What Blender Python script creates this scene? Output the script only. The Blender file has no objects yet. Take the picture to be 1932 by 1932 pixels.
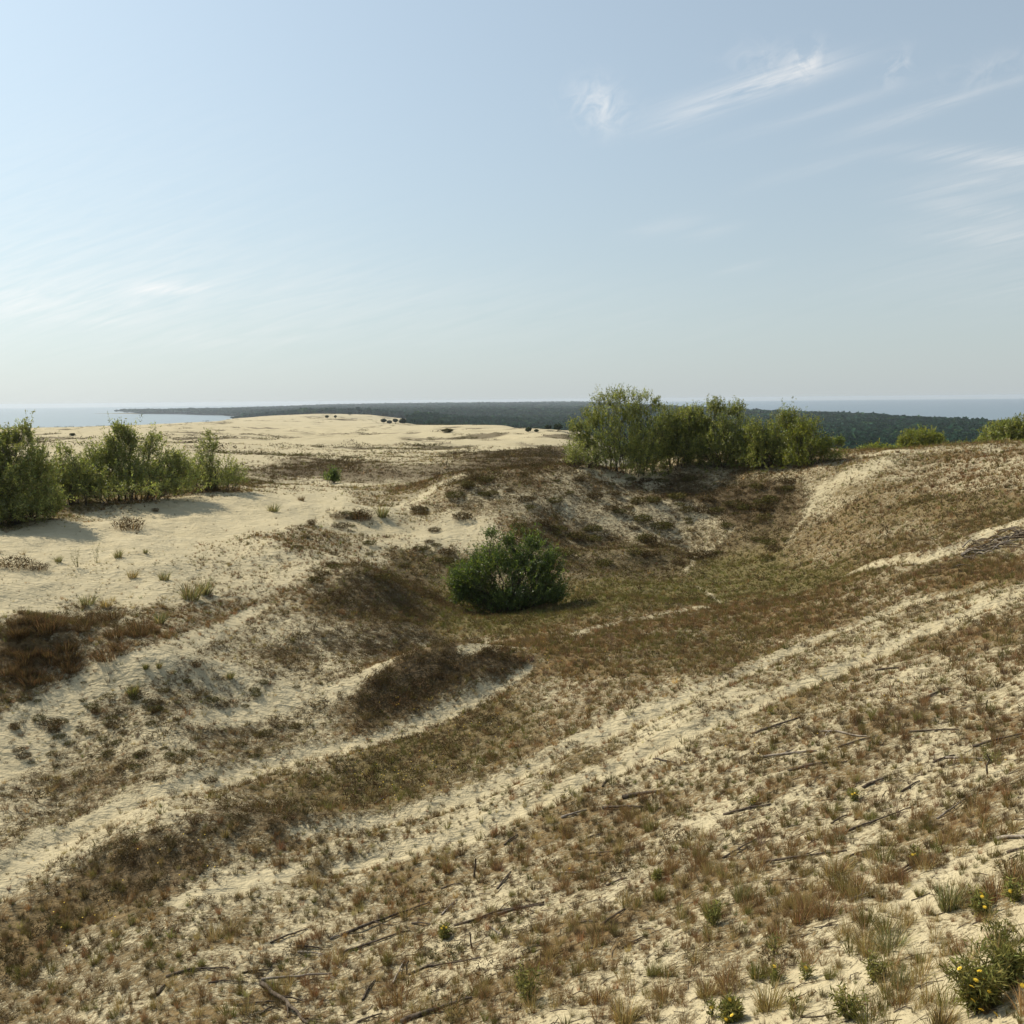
import bpy, math
import numpy as np
from mathutils import Matrix, Vector

R = math.radians
scene = bpy.context.scene
col = scene.collection
rng = np.random.default_rng(11)

# ------------------------------------------------------------------ camera, sky, sun, exposure
FPX, CX, CY = 1817.0, 966.0, 966.0          # the photograph read on a 1932 px wide copy
PITCH, ROLL = math.atan(212 / FPX), R(0.55)
cam_d = bpy.data.cameras.new("camera")
cam_d.sensor_width = 36
cam_d.lens = 36 * FPX / 1932
cam_d.clip_start, cam_d.clip_end = 0.1, 90000
cam = bpy.data.objects.new("camera", cam_d)
col.objects.link(cam)
cam.matrix_world = (Matrix.Rotation(R(90) - PITCH, 4, 'X') @ Matrix.Rotation(-ROLL, 4, 'Z'))
scene.camera = cam
scene.render.resolution_x = scene.render.resolution_y = 1024

SUN_AZ, SUN_EL = R(-52), R(42)               # from +Y, positive to the right
world = bpy.data.worlds.new("World")
scene.world = world
world.use_nodes = True
world.cycles.sampling_method = 'MANUAL'
world.cycles.sample_map_resolution = 256
SKY_STRENGTH = 0.097
sun_d = bpy.data.lights.new("sun", 'SUN')
sun_d.energy, sun_d.angle, sun_d.color = 4.0, R(0.55), (1.0, 0.92, 0.77)
sun = bpy.data.objects.new("sun", sun_d)
col.objects.link(sun)
sd = Vector((math.sin(SUN_AZ) * math.cos(SUN_EL), math.cos(SUN_AZ) * math.cos(SUN_EL), math.sin(SUN_EL)))
sun.rotation_euler = sd.to_track_quat('Z', 'Y').to_euler()
scene.view_settings.view_transform = 'Standard'
scene.view_settings.look = 'None'
scene.view_settings.exposure = 0.44
scene.view_settings.gamma = 1
scene.cycles.volume_bounces = 0
scene.cycles.max_bounces = 6
scene.cycles.diffuse_bounces = 2
scene.cycles.transmission_bounces = 4
scene.cycles.transparent_max_bounces = 8

# pixel (1932 wide copy) -> direction
_f = np.array([0, math.cos(PITCH), -math.sin(PITCH)])
_u0 = np.array([0, math.sin(PITCH), math.cos(PITCH)])
_r0 = np.array([1.0, 0, 0])
_r = _r0 * math.cos(ROLL) - _u0 * math.sin(ROLL)
_u = _u0 * math.cos(ROLL) + _r0 * math.sin(ROLL)


def ray(px, py):
    d = _f + _r * ((px - CX) / FPX) - _u * ((py - CY) / FPX)
    return d / np.linalg.norm(d)


def azt(px, py):
    """azimuth and drop per metre of horizontal distance"""
    d = ray(px, py)
    h = math.hypot(d[0], d[1])
    return math.atan2(d[0], d[1]), -d[2] / h


# ------------------------------------------------------------------ sky nodes
def build_world():
    nt = world.node_tree
    N, L = nt.nodes, nt.links
    N.clear()
    out = N.new('ShaderNodeOutputWorld')
    bg = N.new('ShaderNodeBackground')
    bg.inputs['Strength'].default_value = SKY_STRENGTH
    sky = N.new('ShaderNodeTexSky')
    sky.sky_type = 'NISHITA'
    sky.sun_disc = False
    sky.sun_elevation = SUN_EL
    sky.sun_rotation = SUN_AZ
    sky.altitude = 60
    sky.air_density = 1.0
    sky.dust_density = 0.8
    sky.ozone_density = 1.3
    tc = N.new('ShaderNodeTexCoord')

    def math_(op, a, b=None, clamp=False):
        n = N.new('ShaderNodeMath')
        n.operation = op
        n.use_clamp = clamp
        for i, v in enumerate((a, b)):
            if v is None:
                continue
            if isinstance(v, (int, float)):
                n.inputs[i].default_value = v
            else:
                L.new(v, n.inputs[i])
        return n.outputs[0]

    def dot(vec):
        n = N.new('ShaderNodeVectorMath')
        n.operation = 'DOT_PRODUCT'
        L.new(tc.outputs['Generated'], n.inputs[0])
        n.inputs[1].default_value = vec
        return n.outputs['Value']

    def noise(vec_out, scale, detail=6, rough=0.6, dist=0.0):
        n = N.new('ShaderNodeTexNoise')
        n.inputs['Scale'].default_value = scale
        n.inputs['Detail'].default_value = detail
        n.inputs['Roughness'].default_value = rough
        n.inputs['Distortion'].default_value = dist
        L.new(vec_out, n.inputs['Vector'])
        return n.outputs['Fac']

    # cirrus: streaks given by the bearing and height of their middle, length, breadth, tilt
    streaks = [  # px, py, half length, half breadth, tilt deg (image, anticlockwise), strength, puffy
        (1130, 200, 50, 36, -18, .55, 1),
        (1480, 142, 90, 18, 15, .55, 0), (1525, 112, 26, 24, 50, .60, 1), (1445, 116, 60, 26, -6, .26, 1),
        (1375, 188, 140, 14, 17, .40, 0), (1350, 178, 110, 16, 14, .22, 0), (1290, 232, 60, 14, 18, .22, 0),
        (1692, 128, 18, 26, -30, .42, 1), (1560, 205, 150, 10, 17, .20, 0),
        (1700, 222, 95, 11, 17, .34, 0), (1830, 178, 95, 8, 17, .26, 0), (1880, 132, 70, 22, 12, .2, 1),
        (1880, 296, 120, 14, -3, .62, 0), (1860, 345, 120, 22, 6, .34, 0), (1850, 398, 85, 16, -6, .36, 0),
        (1850, 440, 120, 20, -3, .34, 0), (1900, 520, 240, 60, 2, .16, 0),
        (1255, 425, 70, 14, 13, .18, 0), (1340, 440, 50, 9, 14, .18, 0), (1395, 508, 50, 8, 14, .15, 0),
        (1530, 318, 110, 12, 17, .14, 0),
        (318, 545, 80, 11, -2, .50, 0), (180, 604, 60, 7, -2, .30, 0), (40, 572, 120, 30, 0, .34, 0), (60, 480, 420, 200, 8, .14, 0),
        (480, 640, 200, 14, 2, .12, 0), (300, 560, 500, 90, 0, .22, 0), (900, 600, 600, 70, 0, .10, 0),
    ]
    # one streaky and one puffy pattern, both laid out on the sky around the middle of the cirrus
    c0 = ray(1560, 300)
    a0 = math.radians(16)
    e0 = _r * math.cos(a0) + _u * math.sin(a0)
    e0 = e0 - c0 * np.dot(e0, c0)
    e0 /= np.linalg.norm(e0)
    f0 = np.cross(e0, c0)

    def lay(sx, sy, detail, rough, dist):
        cb = N.new('ShaderNodeCombineXYZ')
        w = math_('MAXIMUM', dot(tuple(c0)), 0.05)
        L.new(math_('DIVIDE', dot(tuple(e0 * sx)), w), cb.inputs[0])
        L.new(math_('DIVIDE', dot(tuple(f0 * sy)), w), cb.inputs[1])
        return noise(cb.outputs[0], 1.0, detail, rough, dist)
    streaky = lay(8.0, 110.0, 7, 0.65, 0.7)
    puffy = lay(45.0, 55.0, 6, 0.62, 0.8)
    total = None
    for (px, py, hl, hb, tilt, st, puff) in streaks:
        c = ray(px, py)
        a = math.radians(tilt)
        ex = _r * math.cos(a) + _u * math.sin(a)
        ex = ex - c * np.dot(ex, c)
        ex /= np.linalg.norm(ex)
        ey = np.cross(ex, c)
        w = math_('MAXIMUM', dot(tuple(c)), 0.05)
        gx = math_('DIVIDE', dot(tuple(ex * FPX / hl)), w)
        gy = math_('DIVIDE', dot(tuple(ey * FPX / hb)), w)
        nz = puffy if puff else streaky
        r2 = math_('ADD', math_('MULTIPLY', gx, gx), math_('MULTIPLY', gy, gy))
        g = math_('POWER', 2.718, math_('MULTIPLY', r2, -1.0))
        n2 = math_('MULTIPLY', math_('SUBTRACT', nz, 0.42 if puff else 0.32), 4.0 if puff else 2.8, True)
        m = math_('MULTIPLY', math_('MULTIPLY', g, n2), st)
        total = m if total is None else math_('ADD', total, m)
    # thin veil everywhere, thicker low down
    sep = N.new('ShaderNodeSeparateXYZ')
    L.new(tc.outputs['Generated'], sep.inputs[0])
    zc = math_('MAXIMUM', sep.outputs[2], 0.0)
    veil = math_('MULTIPLY', math_('POWER', 2.718, math_('MULTIPLY', zc, -3.2)), 0.52)
    veil = math_('ADD', veil, 0.35)
    mix1 = N.new('ShaderNodeMix')
    mix1.data_type = 'RGBA'
    L.new(veil, mix1.inputs['Factor'])
    tnt = N.new('ShaderNodeVectorMath')
    tnt.operation = 'MULTIPLY'
    L.new(sky.outputs[0], tnt.inputs[0])
    tnt.inputs[1].default_value = (0.82, 0.995, 0.985)
    L.new(tnt.outputs[0], mix1.inputs['A'])
    # brightness of the veil follows the angle to the sun (forward scattering in high thin cloud)
    cs = math_('MAXIMUM', dot(tuple(sd)), 0.0)
    fs = math_('ADD', math_('MULTIPLY', math_('POWER', cs, 3.0), 3.7), 4.3)
    vcol = N.new('ShaderNodeVectorMath')
    vcol.operation = 'SCALE'
    vcol.inputs[0].default_value = (0.93, 1.01, 1.055)
    L.new(fs, vcol.inputs['Scale'])
    L.new(vcol.outputs[0], mix1.inputs['B'])
    mix2 = N.new('ShaderNodeMix')
    mix2.data_type = 'RGBA'
    L.new(math_('MINIMUM', total, 0.85), mix2.inputs['Factor'])
    L.new(mix1.outputs['Result'], mix2.inputs['A'])
    ccol = N.new('ShaderNodeVectorMath')
    ccol.operation = 'SCALE'
    ccol.inputs[0].default_value = (1.0, 1.0, 0.99)
    L.new(math_('ADD', math_('MULTIPLY', fs, 0.9), 2.6), ccol.inputs['Scale'])
    L.new(ccol.outputs[0], mix2.inputs['B'])
    L.new(mix2.outputs['Result'], bg.inputs['Color'])
    L.new(bg.outputs[0], out.inputs['Surface'])


build_world()

# ------------------------------------------------------------------ small helpers


def pnoise(x, y, seed=0):
    x = np.asarray(x, float)
    y = np.asarray(y, float)
    xi = np.floor(x).astype(np.int64)
    yi = np.floor(y).astype(np.int64)
    xf, yf = x - xi, y - yi
    u = xf * xf * xf * (xf * (xf * 6 - 15) + 10)
    v = yf * yf * yf * (yf * (yf * 6 - 15) + 10)

    def g(ix, iy, dx, dy):
        h = (ix * 374761393 + iy * 668265263 + seed * 974634777) & 0xFFFFFFFF
        h = ((h ^ (h >> 13)) * 1274126177) & 0xFFFFFFFF
        h = h ^ (h >> 16)
        a = (h & 0xFFFF) * (2 * math.pi / 65536)
        return np.cos(a) * dx + np.sin(a) * dy
    n00, n10 = g(xi, yi, xf, yf), g(xi + 1, yi, xf - 1, yf)
    n01, n11 = g(xi, yi + 1, xf, yf - 1), g(xi + 1, yi + 1, xf - 1, yf - 1)
    a = n00 + (n10 - n00) * u
    return (a + (n01 + (n11 - n01) * u - a) * v) * 1.5


def fbm(x, y, seed=0, octv=4, gain=0.5):
    s, a, t = 0, 1.0, 0
    for i in range(octv):
        s = s + a * pnoise(x * 2 ** i, y * 2 ** i, seed + i * 17)
        t += a
        a *= gain
    return s / t


def sstep(a, b, x):
    t = np.clip((x - a) / (b - a), 0, 1)
    return t * t * (3 - 2 * t)


def mesh_np(name, V, F, mats, cols=None, mat_idx=None, smooth=False):
    """V (n,3), F (m,3) or (m,4) numpy arrays -> mesh datablock"""
    me = bpy.data.meshes.new(name)
    V = np.ascontiguousarray(V, dtype=np.float32)
    F = np.ascontiguousarray(F, dtype=np.int32)
    k = F.shape[1]
    me.vertices.add(len(V))
    me.vertices.foreach_set('co', V.ravel())
    me.loops.add(F.size)
    me.loops.foreach_set('vertex_index', F.ravel())
    me.polygons.add(len(F))
    me.polygons.foreach_set('loop_start', np.arange(0, F.size, k, dtype=np.int32))
    if smooth:
        me.polygons.foreach_set('use_smooth', np.ones(len(F), dtype=bool))
    for m in (mats if isinstance(mats, (list, tuple)) else [mats]):
        me.materials.append(m)
    if mat_idx is not None:
        me.polygons.foreach_set('material_index', np.asarray(mat_idx, dtype=np.int32))
    if cols is not None:
        at = me.color_attributes.new('tint', 'FLOAT_COLOR', 'POINT')
        c4 = np.ones((len(V), 4), dtype=np.float32)
        c4[:, :3] = cols
        at.data.foreach_set('color', c4.ravel())
    me.update(calc_edges=True)
    return me


def obj(name, me, parent=None, loc=(0, 0, 0)):
    o = bpy.data.objects.new(name, me)
    col.objects.link(o)
    o.location = loc
    if parent is not None:
        o.parent = parent
    return o


def tag(o, label=None, cat=None, group=None, kind=None):
    if label:
        o['label'] = label
    if cat:
        o['category'] = cat
    if group:
        o['group'] = group
    if kind:
        o['kind'] = kind
    return o


def empty(name, loc):
    return obj(name, None, None, loc)


# ------------------------------------------------------------------ materials
def new_mat(name):
    m = bpy.data.materials.new(name)
    m.use_nodes = True
    m.node_tree.nodes.clear()
    return m, m.node_tree.nodes, m.node_tree.links


def tint_mat(name, transl=0.35, gloss=0.0, rough=0.5, vary=0.0, tmul=(1.1, 1.15, 0.7)):
    """leafy / grassy surface: own colour from the mesh's tint, light comes through it"""
    m, N, L = new_mat(name)
    out = N.new('ShaderNodeOutputMaterial')
    at = N.new('ShaderNodeAttribute')
    at.attribute_name = 'tint'
    d = N.new('ShaderNodeBsdfDiffuse')
    t = N.new('ShaderNodeBsdfTranslucent')
    L.new(at.outputs['Color'], d.inputs['Color'])
    mul = N.new('ShaderNodeMix')
    mul.data_type = 'RGBA'
    mul.blend_type = 'MULTIPLY'
    mul.inputs['Factor'].default_value = 1
    mul.inputs['B'].default_value = (*tmul, 1)
    L.new(at.outputs['Color'], mul.inputs['A'])
    L.new(mul.outputs['Result'], t.inputs['Color'])
    mx = N.new('ShaderNodeMixShader')
    mx.inputs[0].default_value = transl
    L.new(d.outputs[0], mx.inputs[1])
    L.new(t.outputs[0], mx.inputs[2])
    last = mx
    if gloss > 0:
        g = N.new('ShaderNodeBsdfGlossy')
        g.inputs['Roughness'].default_value = rough
        g.inputs['Color'].default_value = (0.8, 0.8, 0.8, 1)
        m2 = N.new('ShaderNodeMixShader')
        m2.inputs[0].default_value = gloss
        L.new(mx.outputs[0], m2.inputs[1])
        L.new(g.outputs[0], m2.inputs[2])
        last = m2
    L.new(last.outputs[0], out.inputs['Surface'])
    return m


def bark_mat(name, c1, c2, scale=18.0):
    m, N, L = new_mat(name)
    out = N.new('ShaderNodeOutputMaterial')
    b = N.new('ShaderNodeBsdfPrincipled')
    b.inputs['Roughness'].default_value = 0.95
    b.inputs['Specular IOR Level'].default_value = 0.08
    tc = N.new('ShaderNodeTexCoord')
    nz = N.new('ShaderNodeTexNoise')
    nz.inputs['Scale'].default_value = scale
    nz.inputs['Detail'].default_value = 5
    L.new(tc.outputs['Object'], nz.inputs['Vector'])
    rp = N.new('ShaderNodeValToRGB')
    rp.color_ramp.elements[0].position = 0.35
    rp.color_ramp.elements[1].position = 0.68
    rp.color_ramp.elements[0].color = (*c1, 1)
    rp.color_ramp.elements[1].color = (*c2, 1)
    L.new(nz.outputs['Fac'], rp.inputs[0])
    L.new(rp.outputs[0], b.inputs['Base Color'])
    bp = N.new('ShaderNodeBump')
    bp.inputs['Strength'].default_value = 0.5
    bp.inputs['Distance'].default_value = 0.01
    L.new(nz.outputs['Fac'], bp.inputs['Height'])
    L.new(bp.outputs[0], b.inputs['Normal'])
    L.new(b.outputs[0], out.inputs['Surface'])
    return m


M_GRASS = tint_mat('dry_grass', 0.30, tmul=(1.1, 1.05, 0.8))
M_LEAF = tint_mat('willow_leaf', 0.50, 0.045, 0.5)
M_HEATH = tint_mat('heather', 0.15)
M_PINE = tint_mat('pine_needles', 0.12)
M_BARK = bark_mat('willow_bark', (0.045, 0.036, 0.026), (0.13, 0.11, 0.085))
M_DEAD = bark_mat('dead_wood', (0.045, 0.033, 0.023), (0.17, 0.135, 0.10), 25)
M_PALE = bark_mat('bleached_wood', (0.16, 0.13, 0.10), (0.36, 0.31, 0.25), 25)


def ground_mat():
    m, N, L = new_mat('sand_and_litter')
    out = N.new('ShaderNodeOutputMaterial')
    b = N.new('ShaderNodeBsdfPrincipled')
    b.inputs['Roughness'].default_value = 0.95
    b.inputs['Specular IOR Level'].default_value = 0.15
    tc = N.new('ShaderNodeTexCoord')
    P = tc.outputs['Object']

    def noise(scale, det=4, rough=0.6, vec=None, dist=0.0):
        n = N.new('ShaderNodeTexNoise')
        n.inputs['Scale'].default_value = scale
        n.inputs['Detail'].default_value = det
        n.inputs['Roughness'].default_value = rough
        n.inputs['Distortion'].default_value = dist
        L.new(vec or P, n.inputs['Vector'])
        return n.outputs['Fac']

    def math_(op, a, b_=None, c=None, clamp=False):
        n = N.new('ShaderNodeMath')
        n.operation = op
        n.use_clamp = clamp
        for i, v in enumerate((a, b_, c)):
            if v is None:
                continue
            if isinstance(v, (int, float)):
                n.inputs[i].default_value = v
            else:
                L.new(v, n.inputs[i])
        return n.outputs[0]
    cover = N.new('ShaderNodeAttribute')
    cover.attribute_name = 'cover'
    tone = N.new('ShaderNodeAttribute')
    tone.attribute_name = 'tint'
    # sand: pale, faintly mottled
    rp = N.new('ShaderNodeValToRGB')
    rp.color_ramp.elements[0].position = 0.3
    rp.color_ramp.elements[1].position = 0.72
    rp.color_ramp.elements[0].color = (0.415, 0.347, 0.211, 1)
    rp.color_ramp.elements[1].color = (0.505, 0.432, 0.276, 1)
    L.new(noise(1.3, 6, 0.7), rp.inputs[0])
    # litter mask: fine speckle thresholded by the cover value
    n1 = noise(5.5, 3, 0.6, dist=0.4)
    n2 = noise(22.0, 2, 0.6)
    n3 = noise(60.0, 2, 0.6)
    nn = math_('ADD', math_('ADD', math_('MULTIPLY', n1, 0.40), math_('MULTIPLY', n2, 0.36)), math_('MULTIPLY', n3, 0.24))
    th = math_('SUBTRACT', 0.755, math_('MULTIPLY', cover.outputs['Fac'], 0.475))
    mask = math_('MULTIPLY', math_('SUBTRACT', nn, th), 9.0, clamp=True)
    # tone variation
    mixt = N.new('ShaderNodeMix')
    mixt.data_type = 'RGBA'
    mixt.blend_type = 'MULTIPLY'
    mixt.inputs['Factor'].default_value = 1
    L.new(tone.outputs['Color'], mixt.inputs['A'])
    r2 = N.new('ShaderNodeValToRGB')
    r2.color_ramp.elements[0].position = 0.3
    r2.color_ramp.elements[1].position = 0.7
    r2.color_ramp.elements[0].color = (0.55, 0.55, 0.55, 1)
    r2.color_ramp.elements[1].color = (1.35, 1.3, 1.25, 1)
    L.new(noise(9.0, 4, 0.7), r2.inputs[0])
    L.new(r2.outputs[0], mixt.inputs['B'])
    mx = N.new('ShaderNodeMix')
    mx.data_type = 'RGBA'
    L.new(mask, mx.inputs['Factor'])
    L.new(rp.outputs[0], mx.inputs['A'])
    L.new(mixt.outputs['Result'], mx.inputs['B'])
    L.new(mx.outputs['Result'], b.inputs['Base Color'])
    # relief: wind ripples, dents, litter thickness
    mp = N.new('ShaderNodeMapping')
    mp.inputs['Rotation'].default_value = (0, 0, 0.6)
    mp.inputs['Scale'].default_value = (1, 3.2, 1)
    L.new(P, mp.inputs['Vector'])
    rip = noise(2.6, 3, 0.55, mp.outputs[0], 0.6)
    dents = noise(3.4, 4, 0.6)
    grain = noise(40, 2, 0.6)
    h = math_('ADD', math_('MULTIPLY', rip, 0.10), math_('MULTIPLY', dents, 0.13))
    h = math_('ADD', h, math_('MULTIPLY', grain, 0.012))
    h = math_('ADD', h, math_('MULTIPLY', mask, 0.03))
    bp = N.new('ShaderNodeBump')
    bp.inputs['Strength'].default_value = 0.85
    bp.inputs['Distance'].default_value = 1.0
    L.new(h, bp.inputs['Height'])
    L.new(bp.outputs[0], b.inputs['Normal'])
    L.new(b.outputs[0], out.inputs['Surface'])
    return m


M_GROUND = ground_mat()


def water_mat(name, colr):
    m, N, L = new_mat(name)
    out = N.new('ShaderNodeOutputMaterial')
    b = N.new('ShaderNodeBsdfPrincipled')
    b.inputs['Base Color'].default_value = (*colr, 1)
    b.inputs['Roughness'].default_value = 0.28
    b.inputs['IOR'].default_value = 1.33
    tc = N.new('ShaderNodeTexCoord')
    nz = N.new('ShaderNodeTexNoise')
    nz.inputs['Scale'].default_value = 0.05
    nz.inputs['Detail'].default_value = 6
    L.new(tc.outputs['Object'], nz.inputs['Vector'])
    bp = N.new('ShaderNodeBump')
    bp.inputs['Strength'].default_value = 0.5
    bp.inputs['Distance'].default_value = 1.5
    L.new(nz.outputs['Fac'], bp.inputs['Height'])
    L.new(bp.outputs[0], b.inputs['Normal'])
    L.new(b.outputs[0], out.inputs['Surface'])
    return m


# ------------------------------------------------------------------ terrain
SEA_Z = -60.0
COLUMNS = {  # picture column -> (picture row, horizontal distance in metres), near to far
    -420: [(1932, 15.5), (1700, 19), (1500, 22.5), (1300, 25.5), (1130, 30), (1040, 34.5), (960, 42), (900, 48)],
    0: [(1932, 13.5), (1700, 17), (1500, 20.5), (1400, 22.5), (1300, 24.5), (1200, 27), (1130, 29.5), (1050, 34.5),
        (990, 41), (930, 47), (870, 66), (840, 110), (820, 300), (808, 700)],
    150: [(1600, 18.3), (1400, 22.3), (1280, 25), (1180, 28), (1060, 34), (960, 45), (880, 68), (817, 320), (804, 800)],
    300: [(1932, 11.5), (1700, 15), (1500, 19), (1350, 22.5), (1250, 25), (1150, 28.5), (1050, 34.5), (970, 44),
          (935, 50), (880, 70), (840, 130), (818, 300), (807, 500), (798, 1000)],
    450: [(1400, 21.7), (1250, 25.8), (1150, 29.5), (1060, 35), (985, 42.5), (930, 51), (885, 76), (840, 150), (814, 380), (803, 700), (787, 1900)],
    600: [(1932, 10.6), (1700, 14.3), (1500, 18.7), (1350, 23), (1250, 26), (1180, 28.5), (1110, 32), (1060, 35.5),
          (1000, 41), (950, 49), (915, 60), (890, 80), (860, 120), (840, 170), (822, 300), (808, 500), (799, 800), (786, 1500), (778, 2500)],
    700: [(828, 230), (813, 400), (806, 600), (796, 1200), (781, 2200)],
    870: [(828, 230), (815, 400), (808, 520), (800, 760)],
    1030: [(816, 350), (808, 460)],
    780: [(1500, 18), (1350, 23), (1250, 26.7), (1170, 31), (1100, 36), (1040, 40.5), (985, 46), (930, 53), (912, 60), (895, 80), (860, 125),
          (830, 220), (813, 400), (805, 650), (798, 950)],
    960: [(1932, 9), (1700, 12.6), (1500, 17), (1350, 21.5), (1250, 25.5), (1190, 29.5), (1160, 32.5), (1120, 36.5),
          (1050, 41), (1000, 44.5), (940, 49), (889, 54), (878, 98), (850, 140), (825, 230), (812, 380), (802, 600)],
    1100: [(1500, 16), (1350, 20), (1250, 24), (1180, 29), (1130, 34), (1070, 41), (1000, 48), (940, 51.5), (886, 54.5), (850, 135), (822, 240), (810, 430)],
    1300: [(1932, 8), (1700, 11.2), (1500, 15), (1350, 19), (1250, 23.3), (1180, 29), (1130, 35), (1080, 42),
           (1040, 47), (1000, 50), (955, 52.7), (905, 55.5), (872, 58)],
    1450: [(1180, 28), (1110, 36.5), (1060, 43), (1000, 48), (950, 50.7), (900, 53.3), (875, 55.5)],
    1600: [(1932, 7.2), (1700, 10), (1500, 13.3), (1350, 17), (1250, 20.8), (1150, 27), (1080, 33.5), (1020, 39.5),
           (960, 45.5), (905, 49.5), (872, 53)],
    1750: [(1050, 31), (1000, 35.5), (950, 41), (905, 46), (864, 51)],
    1932: [(1932, 6.3), (1700, 8.8), (1500, 11.8), (1350, 15), (1200, 20), (1100, 25), (1050, 28.5), (1000, 32),
           (950, 36.5), (903, 41.5), (859, 48)],
    2350: [(1932, 5.2), (1700, 7.4), (1500, 10), (1300, 14), (1100, 21), (1000, 27.5), (930, 34), (850, 42)],
}
cp = []
for px, rows in COLUMNS.items():
    for py, D in rows:
        a, t = azt(px, py)
        cp.append((a, D, -t * D))


def behind(px, pts):
    a = azt(px, 850)[0]
    for D, z in pts:
        cp.append((a, D, z))


behind(-420, [(70, -6), (300, -14), (700, -20), (1000, -50), (2500, -64)])
behind(0, [(1000, -48), (1600, -60), (3000, -64)])
behind(150, [(1250, -48), (2000, -62)])
behind(300, [(1400, -46), (2200, -62)])
behind(450, [(2500, -50), (3400, -57), (6000, -56)])
behind(600, [(3100, -46), (4500, -50), (8000, -50)])
behind(780, [(72, -6.6), (1400, -44), (3000, -48), (5000, -48), (8000, -44)])
behind(870, [(1000, -44), (1500, -50), (2500, -50)])
behind(700, [(2700, -46)])
behind(1030, [(620, -36), (900, -50)])
behind(960, [(72, -6.8), (850, -40), (1200, -50), (2500, -52), (6000, -46)])
behind(1100, [(70, -6.9), (580, -32), (850, -50), (2500, -52), (6000, -52)])
for px in (1300, 1600, 1932, 2350):
    behind(px, [(80, -6.5 if px < 1700 else -5), (130, -13), (240, -30), (420, -45), (800, -52), (2500, -52), (6000, -52)])
for a in (-1.05, -0.6, -0.2, 0.2, 0.6, 1.05):       # beneath and beside the viewpoint
    e = 4.2 - 1.5 * a
    cp += [(a, 1.0, -e + .3), (a, 3.0, -e)]
for a, s in ((-1.05, 0.95), (1.05, 1.0)):
    for D in (8, 20, 45):
        cp.append((a, D, -8.5 if a < 0 else -3.6))
    cp += [(a, 120, -9), (a, 500, -30), (a, 1500, -58), (a, 6000, -62)]
cp = np.array(cp)
KA = 2.2


def tps_fit(P, val, reg=1e-4):
    n = len(P)
    r2 = ((P[:, None] - P[None]) ** 2).sum(-1)
    K = np.where(r2 > 0, 0.5 * r2 * np.log(np.maximum(r2, 1e-12)), 0) + np.eye(n) * reg
    A = np.zeros((n + 3, n + 3))
    A[:n, :n] = K
    A[:n, n] = 1
    A[:n, n + 1:] = P
    A[n, :n] = 1
    A[n + 1:, :n] = P.T
    return np.linalg.solve(A, np.concatenate([val, np.zeros(3)]))


CP = np.stack([cp[:, 0] * KA, np.log(cp[:, 1])], 1)
TW = tps_fit(CP, cp[:, 2])


def tps_eval(a, ld):
    out = np.empty(a.shape)
    fa, fl = a.ravel() * KA, ld.ravel()
    res = np.empty(fa.shape)
    for s in range(0, len(fa), 60000):
        x, y = fa[s:s + 60000], fl[s:s + 60000]
        r2 = (x[:, None] - CP[None, :, 0]) ** 2 + (y[:, None] - CP[None, :, 1]) ** 2
        res[s:s + 60000] = (0.5 * r2 * np.log(np.maximum(r2, 1e-12))) @ TW[:-3] + TW[-3] + TW[-2] * x + TW[-1] * y
    out[...] = res.reshape(a.shape)
    return out


NA, ND = 1000, 1100
AZ0, AZ1 = R(-60), R(60)
LD0, LD1 = math.log(1.0), math.log(9500.0)
az_g = np.linspace(AZ0, AZ1, NA)
ld_g = np.linspace(LD0, LD1, ND)
# coarse evaluation of the smooth form, then cubic-free bilinear refinement is avoided: evaluate on every second node
A2, L2 = np.meshgrid(az_g[::4], ld_g[::4], indexing='ij')
Zc = tps_eval(A2, L2)


def upsample(Z, xs, ys, xn, yn):
    """separable linear in az, then linear in distance (the form is smooth on this scale)"""
    T = np.stack([np.interp(yn, ys, row) for row in Z])
    return np.stack([np.interp(xn, xs, T[:, j]) for j in range(len(yn))], 1)


Zs = upsample(Zc, az_g[::4], ld_g[::4], az_g, ld_g)
AG, LG = np.meshgrid(az_g, ld_g, indexing='ij')
DG = np.exp(LG)
XG, YG = DG * np.sin(AG), DG * np.cos(AG)


def coast(X, Y):
    """metres inside the land (negative over water)"""
    xl = np.interp(Y, [0, 700, 1500, 3000, 3900, 4600, 5200, 5900, 6300, 7200], [-700, -560, -640, -900, -1130, -1500, -1900, -2650, -1900, -1700])
    xr = 850 + 40 * np.sin(Y / 700.0)
    return np.minimum(np.minimum(X - xl, xr - X), 9000 - Y)


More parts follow.
